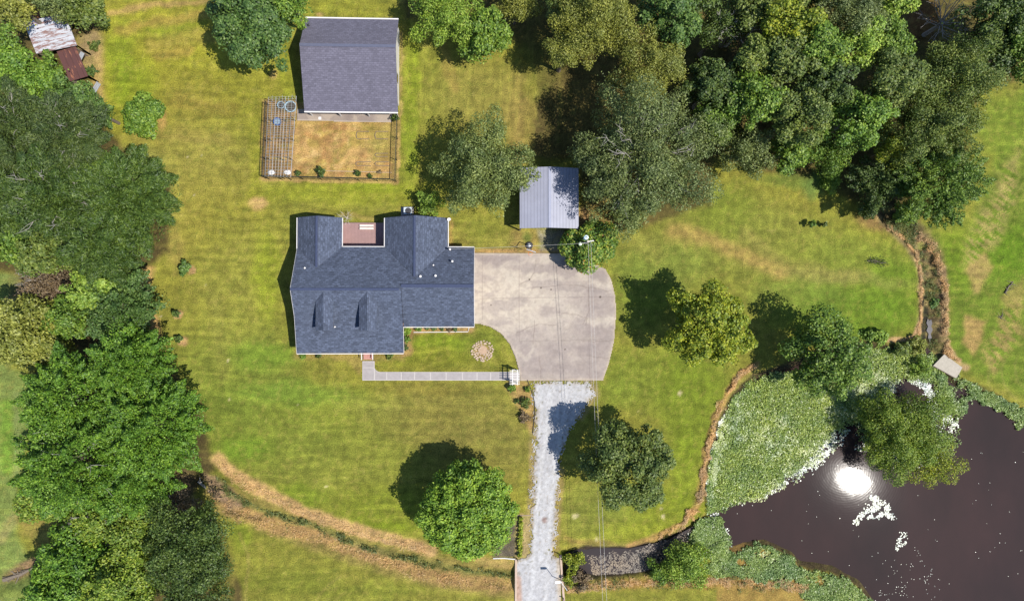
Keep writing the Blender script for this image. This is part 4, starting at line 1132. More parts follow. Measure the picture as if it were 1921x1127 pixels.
# ------------------------------------------------------------------ foliage
def leafmat(name, lo, mid, hi, trans=.22, rough=.55, odd=None, nscale=.5):
    m, t, b = newmat(name)
    geo = N(t, "ShaderNodeNewGeometry"); oi = N(t, "ShaderNodeObjectInfo")
    r = N(t, "ShaderNodeValToRGB"); t.links.new(geo.outputs['Random Per Island'], r.inputs[0])
    el = r.color_ramp.elements
    el[0].position = 0; el[0].color = lo; el[1].position = 1; el[1].color = hi
    e = el.new(.5); e.color = mid
    if odd: e = el.new(.965); e.color = hi; e = el.new(.985); e.color = odd
    nz = noise(t, texco(t), nscale, 3)
    f = maprange(t, nz, .3, .7, .72, 1.30)
    g = N(t, "ShaderNodeCombineColor"); t.links.new(f, g.inputs[0]); 
    t.links.new(maprange(t, nz, .3, .7, .80, 1.20), g.inputs[1]); t.links.new(maprange(t, nz, .3, .7, .95, 1.05), g.inputs[2])
    c = mixc(t, 1.0, r.outputs[0], g.outputs[0], 'MULTIPLY')
    f3 = maprange(t, oi.outputs['Random'], 0, 1, .93, 1.08)
    g3 = N(t, 'ShaderNodeCombineColor'); t.links.new(f3, g3.inputs[0]); t.links.new(maprange(t, oi.outputs['Random'], 0, 1, .93, 1.07), g3.inputs[1]); g3.inputs[2].default_value = 1
    c = mixc(t, 1.0, c, g3.outputs[0], 'MULTIPLY')
    t.links.new(c, b.inputs['Base Color'])
    b.inputs['Roughness'].default_value = rough; b.inputs['Specular IOR Level'].default_value = .35
    tr = N(t, "ShaderNodeBsdfTranslucent"); 
    t.links.new(mixc(t, 1.0, c, (1.3, 1.25, .5, 1), 'MULTIPLY'), tr.inputs[0])
    ms = N(t, "ShaderNodeMixShader"); ms.inputs[0].default_value = trans
    out = t.nodes.get("Material Output")
    t.links.new(b.outputs[0], ms.inputs[1]); t.links.new(tr.outputs[0], ms.inputs[2]); t.links.new(ms.outputs[0], out.inputs[0])
    return m
KF = .80
def LC(r, g, b): v = lin((r * .97, g * 1.0, b * .96)) * KF; return (float(v[0]), float(v[1]), float(v[2]), 1)
LM = {
 'bright': leafmat("bright_leaves", LC(70,98,26), LC(96,128,40), LC(140,164,62)),
 'maple': leafmat("maple_leaves", LC(76,106,28), LC(108,138,40), LC(156,178,66)),
 'big': leafmat("sweetgum_leaves", LC(58,90,20), LC(88,124,32), LC(134,164,56)),
 'green': leafmat("green_leaves", LC(64,90,28), LC(92,120,38), LC(138,158,64)),
 'dark': leafmat("dark_leaves", LC(50,68,28), LC(72,92,38), LC(110,126,60)),
 'blue': leafmat("blue_green_leaves", LC(56,80,34), LC(80,108,46), LC(120,142,72)),
 'grey': leafmat("grey_green_leaves", LC(74,86,42), LC(100,112,58), LC(146,154,94)),
 'olive': leafmat("olive_leaves", LC(96,102,36), LC(128,130,52), LC(166,164,82), nscale=.35),
 'yellow': leafmat("yellow_green_leaves", LC(94,112,24), LC(130,142,34), LC(174,172,54)),
 'ygreen': leafmat("ygreen_leaves", LC(80,104,28), LC(108,130,40), LC(152,162,64)),
 'lime': leafmat("lime_leaves", LC(92,120,36), LC(124,148,50), LC(164,180,80)),
 'dolive': leafmat("dark_olive_leaves", LC(68,84,32), LC(96,112,46), LC(138,146,74)),
 'conifer': leafmat("conifer_sprays", LC(42,62,20), LC(64,86,28), LC(98,116,46), trans=.1),
 'pine': leafmat("pine_sprays", LC(44,60,26), LC(64,80,34), LC(98,112,54), trans=.1),
 'brush': leafmat("dead_brush", LC(84,66,52), LC(112,92,70), LC(146,124,94), trans=.1),
 'vine': leafmat("vine_leaves", LC(62,92,30), LC(98,126,42), LC(150,156,60), odd=LC(170,110,60)),
 'weed': leafmat("bank_weeds", LC(66,86,44), LC(96,110,58), LC(140,138,84)),
 'dry': leafmat("dry_grass", LC(168,124,80), LC(206,160,110), LC(234,194,144), trans=.1),
}
def unit(v): return v / np.maximum(np.linalg.norm(v, axis=-1, keepdims=True), 1e-9)
def quads(P, Nn, T, L, Wd, kind='rhomb'):
    B = unit(np.cross(Nn, T))
    L = L[:, None] * .5; Wd = Wd[:, None] * .5
    if kind == 'rhomb':
        a = P - T * L; b = P + B * Wd - T * L * .15; c = P + T * L; d = P - B * Wd - T * L * .15
    else:
        a = P - T * L - B * Wd; b = P - T * L + B * Wd; c = P + T * L + B * Wd * .2; d = P + T * L - B * Wd * .2
    V = np.stack([a, b, c, d], 1).reshape(-1, 3)
    return V, np.arange(len(V)).reshape(-1, 4)
# kind: leaf length, leaf width, leaves per m2 of crown plan, lobe radius (m), radial stretch, jitter, droop
KP = {
 'broad':  dict(l=.27, w=.18, dens=290, lr=.72, st=1.25, up=.45, jit=.75),
 'fine':   dict(l=.20, w=.10, dens=520, lr=.85, st=1.4, up=.35, jit=.95, loose=.28),
 'maple':  dict(l=.27, w=.18, dens=300, lr=.62, st=1.2, up=.45, jit=.75, nl=2.8, loose=.22),
 'spiky':  dict(l=.24, w=.115, dens=470, lr=.50, st=1.75, up=.35, jit=.7),
 'clump':  dict(l=.30, w=.20, dens=260, lr=.95, st=1.1, up=.5, jit=.65),
 'needle': dict(l=.36, w=.075, dens=680, lr=.62, st=1.6, up=.35, jit=.75, loose=.06, nl=2.6),
 'loose':  dict(l=.22, w=.12, dens=400, lr=.85, st=1.6, up=.3, jit=1.0, loose=.16),
}
def crown_np(R, RZ, kp, rs, irr=.22, fill=1.0, sv=.55):
    p = KP[kp]
    nl = max(8, int(p.get('nl', 2.0) * (R / p['lr']) ** 2))
    ii = np.arange(nl) + .5
    z = 1 - 1.35 * ii / nl + rs.normal(size=nl) * .05; z = np.clip(z, -.4, 1)
    a = ii * 2.39996 + rs.normal(size=nl) * .25 + rs.random() * 6.28
    h = np.sqrt(np.clip(1 - z * z, 0, 1))
    ph = rs.random(6) * 2 * pi; am = rs.random(6)
    rad = 1 + irr * sum(am[k] * np.sin((k + 2) * a + ph[k]) for k in range(6)) / 1.6
    s = 1 - rs.random(nl) ** 1.3 * sv
    D = np.stack([h * np.cos(a), h * np.sin(a), z], -1)
    Cc = D * np.array([R, R, RZ]) * (s * rad)[:, None] * .86
    lr = p['lr'] * np.exp(rs.normal(size=nl) * .35)
    lr = np.minimum(lr, R * .5)
    n = int(p['dens'] * pi * R * R * fill)
    w = lr ** 2; li = rs.choice(nl, n, p=w / w.sum())
    d = unit(rs.normal(size=(n, 3)) + np.array([0, 0, p['up']]) + .35 * D[li])
    rr = lr[li] * rs.uniform(.35, 1.0, n) ** .55
    ax = unit(D[li] * np.array([1, 1, .55]) + 1e-6)
    off = d * rr[:, None]
    along = (off * ax).sum(-1, keepdims=True)
    off = off + ax * along * (p['st'] - 1)
    if kp in ('spiky', 'needle'):      # taper towards the tip
        t = np.clip(along / lr[li][:, None], -1, 1)
        perp = off - ax * (off * ax).sum(-1, keepdims=True)
        off = off - perp * np.clip(t, 0, 1) * (.75 if kp == 'spiky' else .35)
    P = Cc[li] + off
    # loose leaves over the whole crown soften the clumps
    m_ = rs.random(n) < p.get('loose', .16)
    dd = unit(rs.normal(size=(n, 3)) + [0, 0, .5]); aa = np.arctan2(dd[:, 1], dd[:, 0])
    ra = 1 + irr * sum(am[k] * np.sin((k + 2) * aa + ph[k]) for k in range(6)) / 1.6
    P2 = dd * np.array([R, R, RZ]) * (ra * rs.uniform(.55, 1.0, n))[:, None] * .9
    P = np.where(m_[:, None], P2, P)
    Nn = unit(d * .75 + np.array([0, 0, p['up']]) + rs.normal(size=(n, 3)) * p['jit'] * .6)
    T = unit(np.cross(Nn, rs.normal(size=(n, 3))) + (ax * .9 if kp in ('spiky', 'needle') else 0))
    L = p['l'] * rs.uniform(.6, 1.35, n); Wd = p['w'] * rs.uniform(.7, 1.3, n)
    return quads(P, Nn, T, L, Wd)
def tree(name, px, py, rpx, h, kp, mat, label, group=None, rz=.42, irr=.22, fill=1.0, trunk=M_bark, seed=None, branches=0, cat="tree", sv=.55):
    rs = np.random.default_rng(seed if seed is not None else int(px * 7 + py * 13) % 99991)
    zc = h * (1 - rz * .9)
    if h < 3.5: zc = h * .5
    c = W(px, py, zc)
    g0 = gz(px, py) if 0 < px < 1921 else 0
    R = rpx / 16 * (1 - zc / HCAM); RZ = min(h * rz, R * 1.15) if h >= 3.5 else h * .5
    zc = h - RZ
    c = W(px, py, zc)
    E = empty(name, (c.x, c.y, g0)); tag(E, label, cat, group)
    V, F = crown_np(R, RZ, kp, rs, irr, fill, sv)
    V[:, 2] += zc - g0
    V[:, 2] = np.maximum(V[:, 2], .03)
    o = np_mesh("crown", V, F, LM[mat], parent=E)
    mb = MB(); tr = max(.05, h * .024)
    top = c.z + RZ * .35
    mb.tube([(c.x, c.y, g0 - .1), (c.x + .08 * rs.normal(), c.y + .08 * rs.normal(), zc * .5 + g0 * .5), (c.x + .2 * rs.normal(), c.y + .2 * rs.normal(), top)], [tr * 1.3, tr, tr * .35], 8)
    for k in range(6 if h > 4 else 3):
        a = rs.random() * 2 * pi; z0 = zc - RZ * rs.uniform(.1, .7); z0 = max(z0, g0 + .2)
        q = Vector((cos(a), sin(a), 0)) * R * rs.uniform(.3, .52)
        mb.tube([(c.x, c.y, z0), (c.x + q.x * .5, c.y + q.y * .5, z0 + RZ * .35), (c.x + q.x, c.y + q.y, z0 + RZ * .6)], [tr * .5, tr * .3, tr * .08], 5)
    mb.build("trunk", trunk, E)
    if branches:
        mb = MB()
        for k in range(branches):
            a = rs.random() * 2 * pi; el = rs.uniform(.35, 1.25)
            d = Vector((cos(a) * cos(el), sin(a) * cos(el), sin(el)))
            e = Vector((c.x + d.x * R * .93, c.y + d.y * R * .93, zc + d.z * RZ * .97))
            s0 = Vector((c.x, c.y, zc)) + (e - Vector((c.x, c.y, zc))) * .45
            e0 = e - s0; J = lambda q: Vector(rs.normal(size=3) * R * q)
            pth = [s0, s0 + e0 * .3 + J(.018), s0 + e0 * .6 + J(.028), s0 + e0 * .82 + J(.03), e + J(.03)]
            mb.tube([tuple(q) for q in pth], [.05, .04, .03, .02, .01], 5)
            for q0 in (1, 2, 2, 3):
                u = pth[q0]; v = u + e0 * rs.uniform(.15, .3) + J(.07)
                mb.tube([tuple(u), tuple((u + v) / 2 + J(.012)), tuple(v)], [.025, .018, .007], 4)
        mb.build("bare_branches", plain('branch_bark', (.27, .25, .22, 1), .9, .25, 8), E)
    return E
# ------------------------------------------------------------------ trees, one by one (photo position, crown radius in photo pixels, height in metres)
WR, WL_, LT = "trees of the upper right wood", "trees of the left wood", "trees of the lower left grove"
TREES = [
 # lawn and yard
 ("broadleaf_tree",875,956,96,9.0,'maple','maple',"round bright green tree left of the lower gravel drive",None,dict(irr=.05,rz=.44,fill=1.15,sv=.28,seed=31)),
 ("broadleaf_tree",1182,868,86,10,'broad','dolive',"dark olive tree between the gravel drive and the pond",None,dict(irr=.12,sv=.4)),
 ("broadleaf_tree",1331,613,84,11,'broad','yellow',"yellow green tree right of the concrete drive",None,dict(irr=.22,fill=1.15)),
 ("broadleaf_tree",1558,664,78,9.5,'broad','green',"grey green tree at the top left edge of the pond",None,dict(irr=.2,fill=.85)),
 ("pond_willow",1684,815,84,6.5,'fine','ygreen',"wide olive green tree growing out over the pond",None,dict(irr=.25,rz=.5)),
 ("pond_bush",1745,872,42,4,'fine','yellow',"low yellowish bush at the right foot of the pond tree",None,dict(irr=.3,fill=.6)),
 ("pecan_tree",912,318,88,10.5,'loose','grey',"grey green tree left of the metal carport",None,dict(irr=.3)),
 ("young_tree",803,384,22,3.4,'loose','lime',"small light green bush behind the right rear wing",None,dict()),
 ("leafy_bush",1112,458,51,5,'clump','vine',"large leaved bush around the utility pole",None,dict(irr=.12,rz=.5,fill=1.4)),
 ("pecan_tree",1200,296,140,13,'loose','grey',"huge grey green tree with pale bare branches right of the carport",None,dict(irr=.24,fill=.95,branches=18,trunk=M_pale)),
 ("broadleaf_tree",478,52,78,11,'clump','blue',"large dark blue green tree left of the outbuilding",None,dict(irr=.15)),
 ("broadleaf_tree",548,12,36,9,'broad','green',"mid green crown at the top edge touching the blue green tree",None,dict()),
 ("broadleaf_tree",834,26,56,9,'loose','lime',"light green airy tree right of the outbuilding",None,dict(irr=.3)),
 ("broadleaf_tree",912,66,50,8,'broad','green',"round green tree beside the light green airy one",None,dict(irr=.15)),
 ("broadleaf_tree",968,10,34,7,'fine','olive',"yellowish small crown at the top edge between green and olive trees",None,dict()),
 ("shrub",265,222,36,2.6,'broad','green',"lone green shrub on the upper left lawn",None,dict(irr=.2,cat="shrub",fill=1.1)),
 # upper right wood
 ("willow_tree",1112,40,80,13,'fine','olive',"large olive yellow feathery tree at the top middle",WR,dict(irr=.22)),
 ("willow_tree",1060,92,36,9,'fine','olive',"lower left feathery bough of olive yellow beside the biggest one",WR,dict(irr=.2)),
 ("willow_tree",1215,130,68,12,'fine','olive',"second olive feathery tree above the huge grey green one",WR,dict(irr=.25)),
 ("broadleaf_tree",1258,36,62,13,'broad','blue',"blue green tree at the top right of the olive feathery trees",WR,dict()),
 ("broadleaf_tree",1340,164,58,11,'broad','dark',"dark green tree deep in the shade right of the second olive tree",WR,dict()),
 ("broadleaf_tree",1352,56,42,10,'loose','dark',"dark thin crown with bare twigs at the top edge",WR,dict(branches=14,fill=.7)),
 ("broadleaf_tree",1476,48,48,14,'broad','yellow',"bright yellow green crown near the top of the wood",WR,dict()),
 ("broadleaf_tree",1410,20,40,12,'broad','dolive',"olive green crown at the top edge left of the yellow green one",WR,dict()),
 ("broadleaf_tree",1580,26,66,14,'loose','grey',"grey green hazy crown at the top edge of the wood",WR,dict()),
 ("broadleaf_tree",1660,14,44,12,'broad','lime',"light green crown at the top edge near the brown clearing",WR,dict()),
 ("broadleaf_tree",1540,96,46,14,'broad','green',"mid green crown right below the yellow green one",WR,dict()),
 ("broadleaf_tree",1606,84,42,13,'broad','lime',"small bright lime crown in the middle of the wood",WR,dict()),
 ("broadleaf_tree",1665,84,46,12,'broad','green',"green crown left of the brown clearing",WR,dict()),
 ("broadleaf_tree",1476,122,46,13,'clump','dolive',"brownish olive crown in the middle of the wood",WR,dict()),
 ("broadleaf_tree",1412,188,52,12,'broad','green',"green crown at the left middle of the wood",WR,dict()),
 ("broadleaf_tree",1420,108,40,12,'broad','dolive',"small olive crown above the left middle green crown",WR,dict()),
 ("broadleaf_tree",1546,158,46,13,'broad','dark',"dark crown in the heart of the wood",WR,dict()),
 ("broadleaf_tree",1500,222,56,13,'broad','dolive',"wide mottled crown low in the wood",WR,dict()),
 ("broadleaf_tree",1600,224,56,12,'broad','bright',"sunlit bright green crown at the wood's lower middle",WR,dict(irr=.3)),
 ("broadleaf_tree",1668,158,52,13,'broad','dolive',"olive crown left of the large loose one",WR,dict()),
 ("broadleaf_tree",1776,160,86,13,'loose','dolive',"large loose olive crown at the right of the wood",WR,dict(irr=.22,fill=1.1)),
 ("broadleaf_tree",1736,250,84,12,'loose','dolive',"large dull olive crown above the dark spiky tree",WR,dict(irr=.25,fill=1.1)),
 ("broadleaf_tree",1668,282,34,8,'loose','yellow',"small yellowish crown between wood and dark spiky tree",WR,dict()),
 ("pine_tree",1752,338,96,10,'spiky','green',"dark green spiky tree at the head of the creek",WR,dict(irr=.2,fill=1.2)),
 ("broadleaf_tree",1640,345,52,7,'spiky','dark',"shaded dark tree left of the spiky one",WR,dict(fill=.9)),
 ("broadleaf_tree",1396,278,48,8,'loose','grey',"grey green low tree at the lower left corner of the wood",WR,dict()),
 ("broadleaf_tree",1480,286,40,7,'broad','green',"low green tree at the lower edge of the wood",WR,dict()),
 ("broadleaf_tree",1548,292,36,6,'loose','green',"low pale tree at the lower edge right of the green one",WR,dict()),
 ("broadleaf_tree",1860,44,66,13,'broad','dark',"dark crown at the top right behind the dead tree",WR,dict()),
 ("broadleaf_tree",1908,100,52,12,'broad','green',"green crown at the right edge above the field",WR,dict()),
 ("broadleaf_tree",1905,18,50,12,'broad','dark',"dark crown in the very top right corner",WR,dict()),
 ("broadleaf_tree",1962,60,60,12,'broad','dark',"dark crown cut by the right edge above the field",WR,dict()),
 ("broadleaf_tree",1060,-20,50,11,'fine','dolive',"olive crown cut by the top edge beside the big feathery tree",WR,dict()),
 ("broadleaf_tree",1300,-20,60,13,'broad','dark',"dark crown cut by the top edge in the wood",WR,dict()),
 ("broadleaf_tree",1500,-30,60,13,'broad','dolive',"crown cut by the top edge above the yellow green one",WR,dict()),
 ("broadleaf_tree",1340,230,44,9,'broad','green',"shaded green crown right of the huge grey green tree",WR,dict()),
 # left wood
 ("broadleaf_tree",30,14,38,9,'broad','olive',"yellowish crown in the top left corner",WL_,dict()),
 ("broadleaf_tree",92,-4,32,9,'loose','grey',"grey green crown above the white tin roof",WL_,dict()),
 ("broadleaf_tree",160,18,38,6,'broad','dolive',"olive mottled crown right of the white tin roof",WL_,dict()),
 ("broadleaf_tree",8,92,38,10,'broad','green',"green crown left of the white tin roof",WL_,dict()),
 ("broadleaf_tree",26,142,40,10,'broad','bright',"bright green crown below the white tin roof at the edge",WL_,dict()),
 ("broadleaf_tree",94,132,27,7,'broad','green',"small green crown over the rusty lean-to",WL_,dict()),
 ("broadleaf_tree",78,176,36,9,'broad','bright',"light green crown just left of the shrubby dark one",WL_,dict()),
 ("broadleaf_tree",132,188,40,8,'broad','blue',"dark blue green crown below the lean-to",WL_,dict()),
 ("broadleaf_tree",186,212,28,6,'spiky','blue',"small pointed blue green tree at the wood's edge",WL_,dict()),
 ("conifer_tree",36,250,88,13,'needle','pine',"dark feathery conifer at the left edge, upper one",WL_,dict(branches=10)),
 ("conifer_tree",130,262,76,13,'needle','pine',"dark feathery conifer right of the one at the left edge",WL_,dict(branches=8)),
 ("conifer_tree",240,374,100,12,'needle','conifer',"broad dark conifer bulging into the left lawn",WL_,dict(irr=.12,rz=.45)),
 ("conifer_tree",120,370,98,13,'needle','conifer',"broad dark conifer in the middle of the left wood",WL_,dict(irr=.15,rz=.45,branches=10)),
 ("conifer_tree",200,462,72,11,'needle','conifer',"dark conifer at the lower edge of the conifer group",WL_,dict(irr=.12,rz=.45)),
 ("conifer_tree",20,380,70,12,'needle','conifer',"dark conifer cut by the left edge of the photo",WL_,dict()),
 ("broadleaf_tree",96,468,46,9,'broad','dolive',"dull crown between the conifers and the brown brush",WL_,dict()),
 ("broadleaf_tree",30,462,42,8,'broad','green',"green leafy crown at the left edge below the conifers",WL_,dict()),
 ("dead_brush",92,532,62,4.5,'fine','brush',"brown leafless brush below the conifers",WL_,dict(rz=.45,branches=20,fill=.7,irr=.3,cat="brush")),
 ("broadleaf_tree",228,576,70,9,'spiky','blue',"blue green tree at the edge of the left lawn",WL_,dict()),
 ("broadleaf_tree",170,545,40,9,'broad','lime',"bright lime green crown right of the brown brush",WL_,dict()),
 ("broadleaf_tree",60,622,74,9,'clump','olive',"yellow olive tree at the left edge",WL_,dict(irr=.3)),
 ("broadleaf_tree",130,600,44,8,'broad','green',"green crown between the lime and yellow olive trees",WL_,dict()),
 # lower left grove
 ("sweetgum_tree",250,680,78,12,'spiky','big',"upper bright green tree of the lower left grove",LT,dict(fill=1.15)),
 ("sweetgum_tree",138,745,84,13,'spiky','big',"left bright green tree of the lower left grove",LT,dict(fill=1.1,sv=.4,irr=.15)),
 ("sweetgum_tree",290,800,98,13,'spiky','big',"right and largest bright green tree of the lower left grove",LT,dict(fill=1.1,irr=.12,sv=.4)),
 ("sweetgum_tree",150,862,108,14,'spiky','big',"big bright green tree at the middle left of the grove",LT,dict(fill=1.1,branches=8,sv=.4,irr=.15)),
 ("sweetgum_tree",262,900,68,11,'spiky','big',"lower bright green tree beside the swale",LT,dict()),
 ("broadleaf_tree",90,930,50,9,'broad','ygreen',"yellowish crown below the big bright green trees",LT,dict(fill=.8)),
 ("broadleaf_tree",180,968,52,9,'broad','ygreen',"yellow green crown over the shaded stream",LT,dict(fill=.7,branches=6)),
 ("broadleaf_tree",262,1000,54,9,'broad','ygreen',"yellow green crown left of the dark bottom tree",LT,dict(fill=.8)),
 ("broadleaf_tree",352,1010,64,11,'loose','dark',"dark grey green crown right of the grove's foot",LT,dict()),
 ("broadleaf_tree",370,1092,78,11,'loose','dark',"dark grey green tree at the bottom edge",LT,dict()),
 ("broadleaf_tree",150,1050,70,10,'broad','big',"olive green crown near the bottom left",LT,dict()),
 ("broadleaf_tree",235,1092,74,11,'broad','ygreen',"yellow green crown at the bottom edge of the grove",LT,dict()),
 ("broadleaf_tree",110,1120,60,10,'broad','big',"mid green crown at the bottom left edge",LT,dict()),
 ("dead_brush",335,948,30,3,'fine','brush',"brown leafless brush between the grove and the swale",LT,dict(branches=10,fill=.6,cat="brush")),
]
for t_ in TREES:
    nm, px, py, r_, h_, kp, mt, lb, gr, kw = t_
    tree(nm, px, py, r_, h_, kp, mt, lb, gr, **kw)
# small plants
SM = [
 (347,503,10,1.9,'broad','blue',"dark small sapling nearest the conifers"), (330,588,6,1.2,'broad','dark',"tiny sapling in the middle of the left row"),
 (335,636,6,1.2,'broad','dark',"tiny sapling lowest of the left row"), (1523,420,6,1.8,'broad','green',"left shoot of the young tree on the right lawn"), (1547,421,4,1.2,'broad','dolive',"right shoot of the young tree on the right lawn"),
 (763,620,8,1.1,'broad','lime',"bright green shrub in the inner corner of the house front"), (763,637,6,1.0,'spiky','green',"medium green shrub on the right side of the front gable"),
 (762,653,4,.7,'broad','dark',"small dark shrub near the front right corner of the roof"), (568,666,6,.8,'broad','green',"low green shrub at the front left corner of the house"),
 (598,666,5,.6,'loose','dark',"low dark plant along the front wall"), (730,667,6,.5,'loose','dolive',"sparse low plant right of the entrance steps"),
 (785,616,5,.6,'broad','green',"first low plant in the bed by the right front wall"), (802,615,4,.6,'broad','dark',"second low dark plant in the bed by the right front wall"),
 (815,616,4,.6,'broad','dark',"third low dark plant in the bed by the right front wall"), (829,615,4,.6,'loose','dark',"fourth low plant in the bed by the right front wall"),
 (843,618,4,.5,'loose','brush',"brown plant in the bed by the right front wall"), (854,616,4,.5,'broad','dark',"last low dark plant in the bed by the right front wall"),
 (960,727,7,1.0,'broad','green',"green bush just below the white arbor"), (970,752,4,.5,'loose','dark',"small dark plant in the bed below the arbor"),
 (985,755,9,.9,'loose','dolive',"olive bush beside the curved edging"), (983,783,9,.8,'loose','brush',"brownish bush low in the curved bed"),
 (990,730,5,.6,'loose','green',"little green plant near the drive corner"), (603,323,8,1.2,'spiky','dark',"dark bush at the bottom fence of the dry garden"),
 (672,325,5,.8,'spiky','dark',"sprawling dark plant at the bottom fence, right of the first"), (560,325,5,.7,'loose','dark',"small weed at the bottom garden fence near the sack"),
 (694,330,4,.5,'loose','dark',"small weed at the bottom garden fence on the right"), (712,323,3,.4,'loose','brush',"dry weed near the bottom right fence corner"),
 (742,221,6,1.3,'loose','dark',"thin dark climber at the top of the right fence"), (1650,632,15,1.5,'clump','lime',"bright lime bush on the pond's top shore"),
 (1632,628,9,1.2,'broad','green',"dark green bush left of the lime one on the shore"), (1722,650,15,1.2,'broad','olive',"ochre bush beside the creek mouth"),
 (1692,655,14,1.0,'broad','dolive',"olive bush on the shore left of the ochre one"), (1728,690,16,1.0,'loose','lime',"light green marsh plant left of the dock"),
 (1751,568,9,1.3,'broad','blue',"round dark green bush in the creek bed"), (1292,1058,42,2.4,'loose','lime',"lime green mound at the lower left shore of the pond"),
 (1238,1072,22,1.2,'loose','green',"green scrub at the ditch's right end"), (1078,1050,16,.9,'loose','yellow',"yellow green weeds at the upper end of the right ditch"), (1070,1084,11,.8,'loose','yellow',"yellow green clump beside the culvert lamp"),
 (1092,1088,16,.9,'loose','brush',"brownish scrub at the lower left of the right ditch"), (948,1000,5,.4,'loose','dark',"small dark plant in the garden plot"),
 (1560,340,20,1.6,'loose','lime',"pale green scrub at the foot of the wood"), (1630,395,16,1.5,'loose','dark',"dark scrub left of the creek head"), (1700,405,20,1.2,'loose','green',"green scrub over the creek head"),
 (178,86,8,.6,'loose','dolive',"low scrub beside the old sheds"), (172,135,8,.9,'spiky','dark',"dark weed at the end of the lean-to"),
 (1010,395,16,2.5,'loose','grey',"low leafy bough beside the carport's left edge"), 
 (1180,400,30,3.0,'loose','grey',"leafy low bough right of the pole bush"),
]
for px, py, r_, h_, kp, mt, lb in SM:
    tree("shrub", px, py, r_, h_, kp, mt, lb, "small shrubs and plants", fill=1.3 if r_ < 12 else 1.0, cat="shrub", rz=.5)
# little hedge of the garden plot
for k in range(9):
    tree("hedge_plant", 977.5 - k * .25, 972 + k * 8.4, 4.2, .6, 'broad', 'yellow', "one of the little yellow green plants in a row beside the plot", "row of little plants by the plot", fill=1.4, cat="plant", seed=400 + k)
# bare dead tree at the upper right, dead shrub by the deck, fallen branches
def bare(name, px, py, h, spread, n, m, label, cat="tree", seed=3, lean=1.0, sub=3):
    rs = np.random.default_rng(seed); c = W(px, py, h * .6)
    g0 = 0
    E = empty(name, (c.x, c.y, 0)); tag(E, label, cat)
    MB().tube([(c.x, c.y, -.1), (c.x, c.y, h * .45)], [h * .03 + .02, h * .02 + .015], 8).build("trunk", m, E)
    for k in range(n):
        mb = MB(); a = 2 * pi * k / n + rs.normal() * .2; s = Vector((c.x, c.y, h * rs.uniform(.3, .45)))
        q = s + Vector((cos(a) * spread, sin(a) * spread, h * rs.uniform(.15, .6))) * rs.uniform(.7, 1)
        mid = s.lerp(q, .5) + Vector(rs.normal(size=3) * spread * .08)
        r0 = h * .007 + .008
        mb.tube([tuple(s), tuple(mid), tuple(q)], [r0, r0 * .6, r0 * .2], 5)
        for j in range(sub):
            t0 = rs.uniform(.3, .9); u = s.lerp(q, t0); v = u + Vector((cos(a + rs.normal() * .8), sin(a + rs.normal() * .8), .4)) * spread * rs.uniform(.2, .45)
            mb.tube([tuple(u), tuple(v)], [r0 * .45, r0 * .12], 4)
        mb.build("branch", m, E)
M_greyb = plain("grey_bark", (.22, .20, .19, 1), .9, .25, 8)
bare("dead_tree", 1783, 34, 8, 4.4, 16, M_greyb, "bare grey dead tree at the top right", sub=5)
bare("dead_shrub", 650, 408, 1.6, 1.0, 11, M_pale, "bare pale dead shrub at the corner of the deck", "shrub", 4, sub=4)
bare("dead_bush", 1392, 50, 9, 2.2, 9, M_pale, "bare twiggy grey crown at the top of the wood", seed=8)
def branch(name, pts, r, label, m=M_bark, leaf=None):
    P = [G(x, y, .08) for x, y in pts]
    E = empty(name, tuple(P[0])); tag(E, label, "branch")
    MB().tube([tuple(p) for p in P], [r * (1 - .6 * k / (len(P) - 1)) for k in range(len(P))], 6).build("limb", m, E)
    rs = np.random.default_rng(int(pts[0][0])); mb = MB()
    for k in range(14):
        t0 = rs.random() * (len(P) - 1); i0 = int(t0); q = P[i0].lerp(P[min(i0 + 1, len(P) - 1)], t0 - i0)
        mb.tube([tuple(q), tuple(q + Vector((rs.normal() * .4, rs.normal() * .4, .15)))], [r * .4, r * .1], 4)
    mb.build("twigs", m, E)
    if leaf:
        n = 420; t0 = rs.random(n) * (len(P) - 1); i0 = t0.astype(int); PA = np.array([tuple(p) for p in P])
        q = PA[i0] + (PA[np.minimum(i0 + 1, len(P) - 1)] - PA[i0]) * (t0 - i0)[:, None] + rs.normal(size=(n, 3)) * [.3, .25, .06]
        V, F = quads(q - np.array(E.location), unit(rs.normal(size=(n, 3)) + [0, 0, 1]), unit(rs.normal(size=(n, 3))), np.full(n, .16), np.full(n, .08))
        np_mesh("leaves", V, F, LM[leaf], parent=E)
branch("fallen_branch", [(1628,490),(1640,488),(1652,493),(1656,494)], .06, "fallen leafy branch on the right lawn", leaf='dark')
branch("fallen_branch", [(1884,550),(1891,538),(1900,528)], .12, "grey fallen log in the right field", M_bark)
branch("fallen_branch", [(1876,596),(1881,590)], .08, "short dark stick in the right field", M_bark)
branch("fallen_log", [(372,903),(380,910),(387,916)], .1, "pale fallen log at the head of the swale", M_pale)
branch("log_pile", [(8,1086),(40,1076),(66,1062)], .28, "long rotten log at the bottom left meadow", M_bark)

